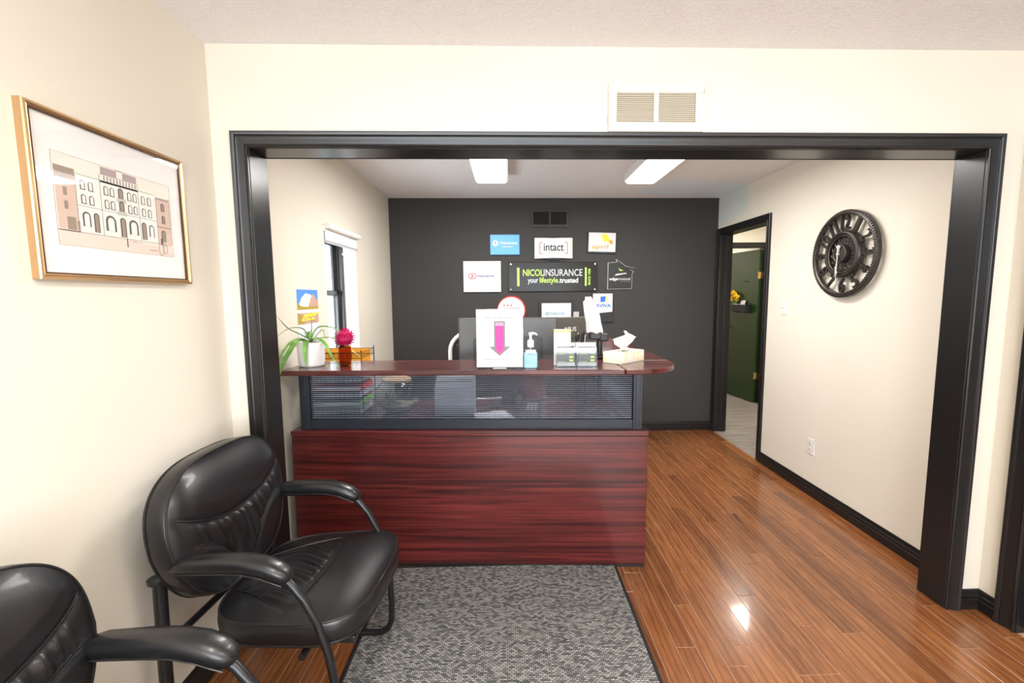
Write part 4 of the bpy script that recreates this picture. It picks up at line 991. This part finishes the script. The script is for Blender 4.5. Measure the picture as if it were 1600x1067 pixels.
# acrylic sign holder
sg = thing('counter_sign', 'white upright notice with pink and grey down arrow in clear holder', 'sign', (-.047, 2.222, CT), ang)
MB().box(-.117, .0, .012, .117, .0012, .305).build('notice', 'white_paper', sg)
b = MB(); b.box(-.119, .0014, .004, .119, .0040, .308); b.box(-.119, -.01, 0, .119, .07, .003); b.build('holder', 'clear_acrylic', sg)
b = MB(); b.prism([(-.028, .245), (-.028, .117), (-.055, .117), (0, .069), (.055, .117), (.028, .117), (.028, .245)], -.0002-.0008, .0, 'y'); b.build('arrow', 'arrow_grey', sg)
b = MB(); b.prism([(-.021, .238), (-.021, .105), (-.012, .09), (0, .078), (.012, .09), (.021, .105), (.021, .238)], -.0014, -.0009, 'y'); b.build('arrow_inlay', 'pink_arrow', sg); MB().box(-.021, -.0017, .222, .021, -.0013, .238).build('arrow_inlay', 'pink_pale', sg)
text('Please ring bell for service', -.073, .257, .146, .010, .0004, -.0002, .02).build('lettering', 'grey_print', sg); text('Someone will be with you soon', -.083, .047, .166, .010, .0004, -.0002, .02).build('lettering', 'grey_print', sg)
b = MB(); b.prism([(-.036, .004), (.036, .004), (.030, .010), (-.030, .010)], -.012, -.003, 'y'); b.build('holder_lip', 'light_grey', sg)
# sanitizer
sz_ = thing('hand_sanitizer', 'clear pump bottle of blue hand sanitizer beside the arrow notice', 'bottle', (.112, 2.262, CT), ang)
def rr_prism(b, hw, hd, r, z0, z1, k=4):
    pts = []
    for (cx, cy, a0) in ((hw-r, hd-r, 0), (-hw+r, hd-r, pi/2), (-hw+r, -hd+r, pi), (hw-r, -hd+r, 1.5*pi)):
        for j in range(k+1): a = a0+pi/2*j/k; pts.append((cx+r*cos(a), cy+r*sin(a)))
    b.prism(pts, z0, z1); return b
rr_prism(MB(), .035, .022, .010, .004, .078).build('gel', 'gel_blue', sz_, smooth=40)
rr_prism(MB(), .038, .025, .012, 0, .098).join(MB().loft([[Vector((x*.038, y*.025, .098)) for x, y in ((1, 1), (-1, 1), (-1, -1), (1, -1))], [Vector((x*.015, y*.015, .112)) for x, y in ((1, 1), (-1, 1), (-1, -1), (1, -1))]])).build('bottle_body', 'clear_acrylic', sz_)
b = MB(); b.lathe([(.016, .108), (.017, .112), (.017, .140), (.013, .145), (.007, .147), (.006, .166), (.009, .168), (.009, .178), (0, .180)], seg=20); b.build('pump_cap', 'white_plastic', sz_, smooth=40)
MB().tube([(-.008, 0, .176), (.010, 0, .180), (.025, -.002, .178), (.033, -.003, .170)], [.007, .006, .005, .004], 8).build('pump_spout', 'white_plastic', sz_, smooth=50)
MB().tube([(0, 0, .11), (.0, .002, .02)], .0022, 6).build('dip_tube', 'white_plastic', sz_)
b = MB(); b.box(-.027, -.0262, .022, .027, -.0252, .088); b.build('label_film', 'clear_acrylic', sz_); text('PURELL', -.024, .070, .048, .013, .0006, -.0264, .02).build('lettering', 'blue_print', sz_)
# business card holders
def card_holder(label, x, y, tall):
    t = thing('card_holder', label, 'card holder', (x, y, CT), ang)
    b = MB(); b.box(-.053, -.016, 0, .053, .040, .003); b.box(-.053, -.018, 0, .053, -.016, .042); b.box(-.053, .004, .0, .053, .006, .10); b.box(-.053, .038, .0, .053, .040, .125); b.box(-.054, -.018, 0, -.052, .040, .07); b.box(.052, -.018, 0, .054, .040, .07); b.build('holder', 'clear_acrylic', t, bevel=.0008)
    def card(z, y0, mm, lab):
        c0 = MB().box(-.046, y0, z, .046, y0+.006, z+.056).build('business_cards', 'dark_grey_card', t)
        MB().box(-.046, y0-.0006, z, .046, y0, z+.018).build('card_footer', 'light_grey', c0)
        for zz in (.022, .040): 
            b = MB(); b.prism([(.018, z+zz), (.027, z+zz+.003), (.036, z+zz), (.036, z+zz+.013), (.027, z+zz+.010), (.018, z+zz+.013)], y0-.0012, y0-.0004, 'y'); b.build('card_logo', 'lime', c0)
        text('Nicol Insurance', -.040, z+.020, .04, .004, .0003, y0-.0003, .01).build('lettering', 'lime', c0)
        text('Insurance Broker', -.040, z+.010, .05, .004, .0003, y0-.0008, 0).build('lettering', 'grey_print', c0)
    card(.006, -.012, 0, 0); card(.045, .012, 0, 0)
    return t
card_holder('left clear two-tier holder with grey and lime business cards', .298, 2.288, True)
card_holder('right clear two-tier holder with grey and lime business cards', .408, 2.283, False)
br = thing('leaflet_stack', 'tall white leaflets with lime top edge behind the left card holder', 'leaflet', (.286, 2.345, CT), ang)
MB().box(-.045, 0, 0, .045, .012, .192).build('leaflets', 'white_paper', br); MB().box(-.045, -.0008, .175, .045, 0, .190).build('lime_band', 'lime', br); text('INSURANCE', -.03, .179, .06, .007, .0003, -.0008, .02).build('lettering', 'white_print', br)
br = thing('leaflet_stack', 'short pale leaflets with lime top edge behind the right card holder', 'leaflet', (.408, 2.340, CT), ang)
MB().box(-.049, 0, 0, .049, .012, .118).build('leaflets', 'white_paper', br); MB().box(-.049, -.0008, .102, .049, 0, .117).build('lime_band', 'lime', br); text('INSURANCE', -.03, .105, .06, .006, .0003, -.0008, .02).build('lettering', 'orange_print', br)
# tissue box, corner towards the camera
tbx = thing('tissue_box', 'white floral tissue box with tissue pulled up, turned corner-on', 'tissue box', (.648, 2.455, CT), R(41))
MB().box(-.115, -.058, 0, .115, .058, .060).build('carton', 'tissue_card', tbx, bevel=.0015)
b = MB(); b.lathe([(0, .0601), (.048, .0601), (.048, .0612), (0, .0612)], seg=28); b.xf(lambda x, y, z: (x*1.4, y*.5, z)); b.build('slot_film', 'clear_acrylic', tbx)
random.seed(11)
def crumple(nu, nv, fn):
    b = MB(); vs = [fn(i/(nu-1), j/(nv-1)) for i in range(nu) for j in range(nv)]; fs = [(i*nv+j, (i+1)*nv+j, (i+1)*nv+j+1, i*nv+j+1) for i in range(nu-1) for j in range(nv-1)]; b.add(vs, fs); return b
def tf(u, v):
    a = (u-.5)*2; spread = .022+.060*v; z = .055+.125*v*(1-.45*abs(a)**1.5)+.010*sin(5*u+3*v)
    return (a*spread*1.1+.012*sin(9*v+2*u), .024*sin(u*8+v*2)*(.3+v)-.01*v, z)
o = crumple(14, 9, tf).build('tissue', 'tissue_paper', tbx, smooth=30); o.modifiers.new('s', 'SOLIDIFY').thickness = .0015
def tf2(u, v):
    a = (u-.5)*2; return (a*.045-.045*v, -.015-.03*v+.012*sin(u*9), .06+.05*v*(1-.5*a*a)-.02*v*v*1.2)
o = crumple(12, 7, tf2).build('tissue', 'tissue_paper', tbx, smooth=30); o.modifiers.new('s', 'SOLIDIFY').thickness = .0015
# ------------------------------------------------------------------ things on the work surface
DT = LZ-.003
# main monitor seen from behind
mo = thing('computer_monitor', 'wide black computer monitor seen from behind, left of the branded one', 'monitor', (-.005, 2.80, DT), R(1.0))
MB().box(-.312, 0, .235, .312, .022, .565).build('screen_shell', 'monitor_grey', mo, bevel=.006)
MB().box(-.306, .0222, .245, .306, .0235, .556).build('screen', 'screen_black', mo)
b = rr_prism(MB(), .218, .10, .025, 0, .022); b.xf(lambda x, y, z: (x, -z+.001, y+.345)); b.build('rear_housing', 'dark_grey_plastic', mo, bevel=.003)
MB().box(-.125, -.05, .20, .205, -.018, .262).build('stand_hinge', 'dark_grey_plastic', mo, bevel=.006)
MB().box(-.045, -.045, .01, .045, -.022, .22).build('stand_neck', 'black_plastic', mo, bevel=.006); rr_prism(MB(), .13, .09, .03, 0, .014).build('stand_base', 'black_plastic', mo)
# second monitor / all-in-one with lettering
mo = thing('computer_monitor', 'brownish grey computer monitor marked ASUS, angled beside the white bag', 'monitor', (.430, 2.955, DT), R(16))
tl = R(-6)
def tiltb(b): return b.xf(lambda x, y, z: (x, y*cos(tl)-(z)*sin(tl)*1, z*cos(tl)+y*sin(tl)))
tiltb(MB().box(-.185, 0, .02, .185, .020, .56)).build('screen_shell', 'brown_grey_shell', mo, bevel=.005)
tiltb(MB().box(-.18, .0202, .03, .18, .0215, .55)).build('screen', 'screen_black', mo)
tiltb(MB().box(-.185, -.0012, .412, .185, .0, .416)).build('groove_line', 'black_plastic', mo)
tiltb(text('ASUS', -.045, .462, .095, .030, .0012, -.0, .02)).build('lettering', 'silver_paint', mo)
b = MB(); b.box(-.06, .0, 0, .06, .16, .012); b.box(-.03, .02, .01, .03, .04, .2); b.build('stand', 'brown_grey_shell', mo, bevel=.003)
# pen cup
pc = thing('pen_cup', 'black cup of silver pens in front of the branded monitor', 'pen cup', (.428, 2.60, DT))
b = MB(); b.lathe([(0, 0), (.038, 0), (.038, .10), (.042, .30), (.044, .36), (.040, .36), (.036, .02), (0, .02)], seg=24); b.build('cup', 'black_plastic', pc, smooth=40)
for k, (dx, dy) in enumerate(((-.02, 0), (-.008, .01), (.01, -.01), (.02, .008), (.0, -.02))):
    b = MB(); b.tube([(dx*.5, dy*.5, .25), (dx*1.4, dy*1.4, .455+.012*(k % 3))], .004, 6); b.tube([(dx*1.38, dy*1.4, .43), (dx*1.5, dy*1.5, .47+.012*(k % 3))], .0052, 6); b.build('pen', 'chrome' if k % 2 else 'black_plastic', pc)
# black stand with clamp
st_ = thing('phone_stand', 'black upright stand with clamp head next to the tissue box', 'stand', (.535, 2.58, DT))
MB().tube([(.0, 0, .01), (.0, 0, .44)], .017, 14).build('column', 'black_plastic', st_, smooth=50); b = MB(); b.lathe([(0, 0), (.06, 0), (.06, .012), (.02, .02), (0, .02)], seg=28); b.build('foot', 'black_plastic', st_, smooth=40)
b = MB(); b.box(-.062, -.03, .445, .01, .03, .490); b.box(-.005, -.034, .435, .048, .034, .480); b.build('clamp_head', 'black_plastic', st_, bevel=.008)
MB().tube([(-.02, -.02, .38), (-.045, -.035, .33), (-.035, -.04, .28), (-.04, -.04, .20)], .005, 8).build('cable', 'black_plastic', st_, smooth=60)
MB().box(-.03, -.045, .335, .025, -.02, .35).build('bracket', 'black_plastic', st_, bevel=.004)
bag = thing('plastic_bag', 'crumpled white bag draped upright over the black stand', 'bag', (.490, 2.58, DT+.485))
rings = []
for k in range(15):
    f = k/14; zz = .205*f; cxk = .018-.040*f; aw = .048*(1-.25*f)*(1 if f < .9 else .62); ring = []
    for j in range(26):
        a = 2*pi*j/26; rr0 = 1+.07*sin(3*a+5*f)+.05*sin(7*a-4*f)+.02*sin(11*a+9*f)
        ring.append((cxk+aw*rr0*cos(a)*(1-.25*(f-.4)**2), .030*rr0*sin(a)*(1 if f < .9 else .6), zz+.004*sin(2*a)+.003*sin(5*a+3*f)))
    rings.append(ring)
MB().loft(rings).build('bag_body', 'bag_white', bag, smooth=40)
# office chair behind the desk
oc = thing('office_chair', 'office chair with silver rimmed mesh back behind the monitor', 'chair', (-.20, 3.28, 0), R(4))
def rrect(hw, z0, z1, r, n=6):
    pts = []
    for (cx, cz, a0) in ((hw-r, z1-r, 0), (-hw+r, z1-r, pi/2), (-hw+r, z0+r, pi), (hw-r, z0+r, 1.5*pi)):
        for j in range(n+1): a = a0+pi/2*j/n; pts.append((cx+r*cos(a), cz+r*sin(a)))
    return pts
P = rrect(.25, .62, 1.165, .14)
MB().tube([(x, .22+.10*(1-(x/.25)**2)*.6, z) for x, z in P], .016, 10, closed=True).build('back_rim', 'silver_paint', oc, smooth=60)
MB().prism(rrect(.238, .63, 1.155, .13), .255, .262, 'y').xf(lambda x, y, z: (x, y-.03+.05*(1-(x/.25)**2), z)).build('mesh_back', 'black_plastic', oc)
B_, rim_, low_, sf_ = cushion(.25, .25, 3.5, .06, .015, lambda p, q: 0, lambda p, q: (p, q), rings=8, seg=40); B_.xf(lambda x, y, z: (x, y, z+.44)).build('seat', 'black_plastic', oc, smooth=60)
MB().tube([(0, 0, .10), (0, 0, .44)], .028, 14).build('gas_column', 'chrome', oc, smooth=50)
MB().box(-.04, .0, .43, .04, .29, .45).build('back_bar', 'black_plastic', oc); MB().tube([(0, .28, .44), (0, .29, .70)], .02, 10).build('back_bar', 'black_plastic', oc)
for k in range(5):
    a = 2*pi*k/5; MB().tube([(0, 0, .10), (.28*cos(a), .28*sin(a), .065)], [.025, .014], 8).build('base_leg', 'chrome', oc)
    b = MB(); b.lathe([(0, -.02), (.026, -.02), (.026, .02), (0, .02)], seg=16); b.xf(lambda x, y, z: (.28*cos(a)+x*cos(a)-z*sin(a), .28*sin(a)+x*sin(a)+z*cos(a), .026+y)); b.build('caster', 'black_plastic', oc, smooth=40)
for s in (-1, 1): MB().tube([(s*.20, .05, .45), (s*.29, .03, .48), (s*.29, .03, .64), (s*.29, -.12, .665), (s*.29, .14, .665)], .012, 8).build('armrest', 'chrome', oc, smooth=60)
# wire paper tray rack
rk = thing('letter_tray_rack', 'black wire letter tray rack with stacked papers behind the ribbed screen', 'tray', (-1.022, 2.70, DT), 0)
def wire_tray(z, w=.158, d=.118):
    b = MB()
    for zz in (z, z+.035): b.tube([(-w, -d, zz), (w, -d, zz), (w, d, zz), (-w, d, zz)], .0018, 5, closed=True)
    for k in range(13): x = -w+2*w*k/12; b.tube([(x, -d, z), (x, d, z)], .0012, 4); b.tube([(x, -d, z), (x, -d, z+.035)], .0012, 4)
    for k in range(9): y = -d+2*d*k/8; b.tube([(w, y, z), (w, y, z+.035)], .0012, 4); b.tube([(-w, y, z), (-w, y, z+.035)], .0012, 4)
    return b.build('wire_tray', 'black_tube', rk)
for z in (.012, .105, .20, .345): wire_tray(z)
for sx in (-1, 1):
    for sy in (-1, 1): MB().tube([(sx*.160, sy*.120, 0), (sx*.160, sy*.120, .395)], .0032, 8).build('post', 'black_tube', rk)
random.seed(21)
def papers(label, z, n, mats_, w=.145, d=.108):
    t = thing('paper_stack', label, 'papers', (-1.022, 2.70, DT+z), 0)
    zz = 0
    for k in range(n):
        h = random.uniform(.004, .010); ox, oy = random.uniform(-.008, .012), random.uniform(-.006, .006)
        MB().box(-w+ox, -d+oy, zz, w+ox-.004, d+oy, zz+h-.0006).build('sheaf', mats_[k % len(mats_)], t); zz += h
papers('white and green edged papers in the lowest tray', .016, 5, ['white_paper', 'green_folder', 'white_paper', 'grey_print', 'white_paper'])
papers('grey and white papers in the second tray from below', .109, 5, ['dark_grey_card', 'white_paper', 'light_grey', 'white_paper'])
papers('white papers in the third tray from below', .204, 6, ['light_grey', 'white_paper', 'white_paper', 'grey_print', 'white_paper'])
def folder(name, label, loc, rot, mm, w=.20, h=.26):
    t = thing(name, label, 'folder', loc, 0); t.rotation_euler = rot
    MB().box(-w/2, -.004, 0, w/2, .004, h).build('folder_cover', mm, t, bevel=.001); MB().box(-w/2+.004, -.0025, .004, w/2+.001, .0025, h+.002).build('folder_pages', 'white_paper', t)
def flat_folder(label, z, mm):
    t = thing('file_folder', label, 'folder', (-1.018, 2.70, DT+z), 0)
    MB().box(-.146, -.110, 0, .142, .108, .003).box(-.146, -.110, .022, .142, .108, .025).box(.142, -.110, 0, .145, .108, .025).build('folder_cover', mm, t); MB().box(-.143, -.108, .0035, .140, .105, .0215).build('folder_pages', 'white_paper', t)
flat_folder('red folder lying on the papers in the second wire tray from below', .152, 'red_folder')
flat_folder('green folder lying on the papers in the lowest wire tray', .060, 'green_folder')
folder('file_folder', 'orange folder standing behind the wire trays, below the window', (-1.045, 2.865, DT+.0), (R(-2), 0, R(1)), 'orange_folder', .29, .375)
# glass bowl with wooden lid
gb = thing('fish_bowl', 'round clear glass bowl with wooden lid behind the ribbed screen', 'bowl', (-.722, 2.79, DT)) if False else thing('glass_bowl', 'round clear glass bowl with wooden lid behind the ribbed screen', 'bowl', (-.693, 2.70, DT))
prof = [(0, .0)]+[(.137*sin(q), .104-.104*cos(q)) for q in [R(28+i*8) for i in range(15)]]
prof_in = [(r-.003 if r > .01 else 0, z+.003) for r, z in reversed(prof)]
b = MB(); b.lathe(prof+prof_in, seg=48); b.build('bowl', 'bowl_glass', gb, smooth=50)
b = MB(); b.lathe([(0, .184), (.078, .184), (.088, .188), (.088, .203), (.084, .206), (0, .206)], seg=40); b.build('lid', 'wood_lid', gb, smooth=30)
b = MB(); b.lathe([(0, .008), (.07, .010), (.095, .035), (.10, .045), (.06, .052), (0, .055)], seg=30); b.build('pebbles', 'pebbles', gb, smooth=60)
random.seed(4)
for k in range(4):
    x, y = random.uniform(-.06, .06), random.uniform(-.05, .05); leaf(MB(), [(x, y, .045), (x*1.2, y*1.2, .08), (x*1.3+.01, y*1.3, .12), (x*1.2+.02, y*1.1, .145)], .009).build('water_plant', 'algae', gb)
# desk phone, papers, document holder
ph = thing('desk_phone', 'black desk telephone behind the ribbed screen', 'telephone', (.110, 2.565, DT), R(-8))
MB().prism([(-.09, 0), (.09, 0), (.09, .075), (-.09, .028)], -.075, .075, 'x').build('phone_base', 'black_plastic', ph, bevel=.004)
b = MB(); b.tube([(-.055, -.075, .050), (-.055, 0, .085), (-.055, .075, .082)], [.018, .012, .018], 10); b.build('handset', 'black_plastic', ph, smooth=50)
b = MB()
for i in range(3):
    for j in range(4): b.box(-.005+i*.022, -.055+j*.024, .037+j*.0062, .010+i*.022, -.040+j*.024, .046+j*.0062)
b.build('keypad', 'light_grey', ph)
pp = thing('loose_papers', 'loose white papers lying left of the desk telephone', 'papers', (-.095, 2.50, DT), R(12)); MB().box(-.10, -.13, 0, .10, .13, .004).build('sheet', 'white_paper', pp); MB().box(-.09, -.14, .0045, .11, .12, .008).build('sheet', 'white_paper', pp).rotation_euler = (0, 0, R(9))
dh = thing('document_rack', 'white upright document rack in front of the office chair', 'rack', (-.325, 2.63, DT), R(2))
b = MB(); b.box(-.12, -.06, 0, .12, .10, .004); b.build('rack_base', 'white_plastic', dh)
for k, yy in enumerate((-.055, -.02, .015, .05, .09)): MB().box(-.118, yy, .004, .118, yy+.003, .17+.018*k).build('divider', 'white_plastic', dh, bevel=.001)
for k, yy in enumerate((-.045, -.01, .028, .065)): MB().box(-.105, yy, .006, .105, yy+.010, .19+.015*k).build('document', 'white_paper' if k % 2 == 0 else 'light_grey', dh)
# repeats carry their group
GROUPS = {'wall_sign': 'insurer plaques on the charcoal wall', 'guest_chair': 'leather guest chairs along the left wall', 'ceiling_light': 'fluorescent ceiling lights',
          'card_holder': 'business card holders on the counter', 'leaflet_stack': 'leaflets behind the card holders', 'paper_stack': 'papers in the wire trays',
          'file_folder': 'coloured file folders at the wire trays', 'computer_monitor': 'monitors on the desk'}
for o in S.objects:
    g = GROUPS.get(o.name.split('.')[0])
    if g and o.parent is None: o['group'] = g
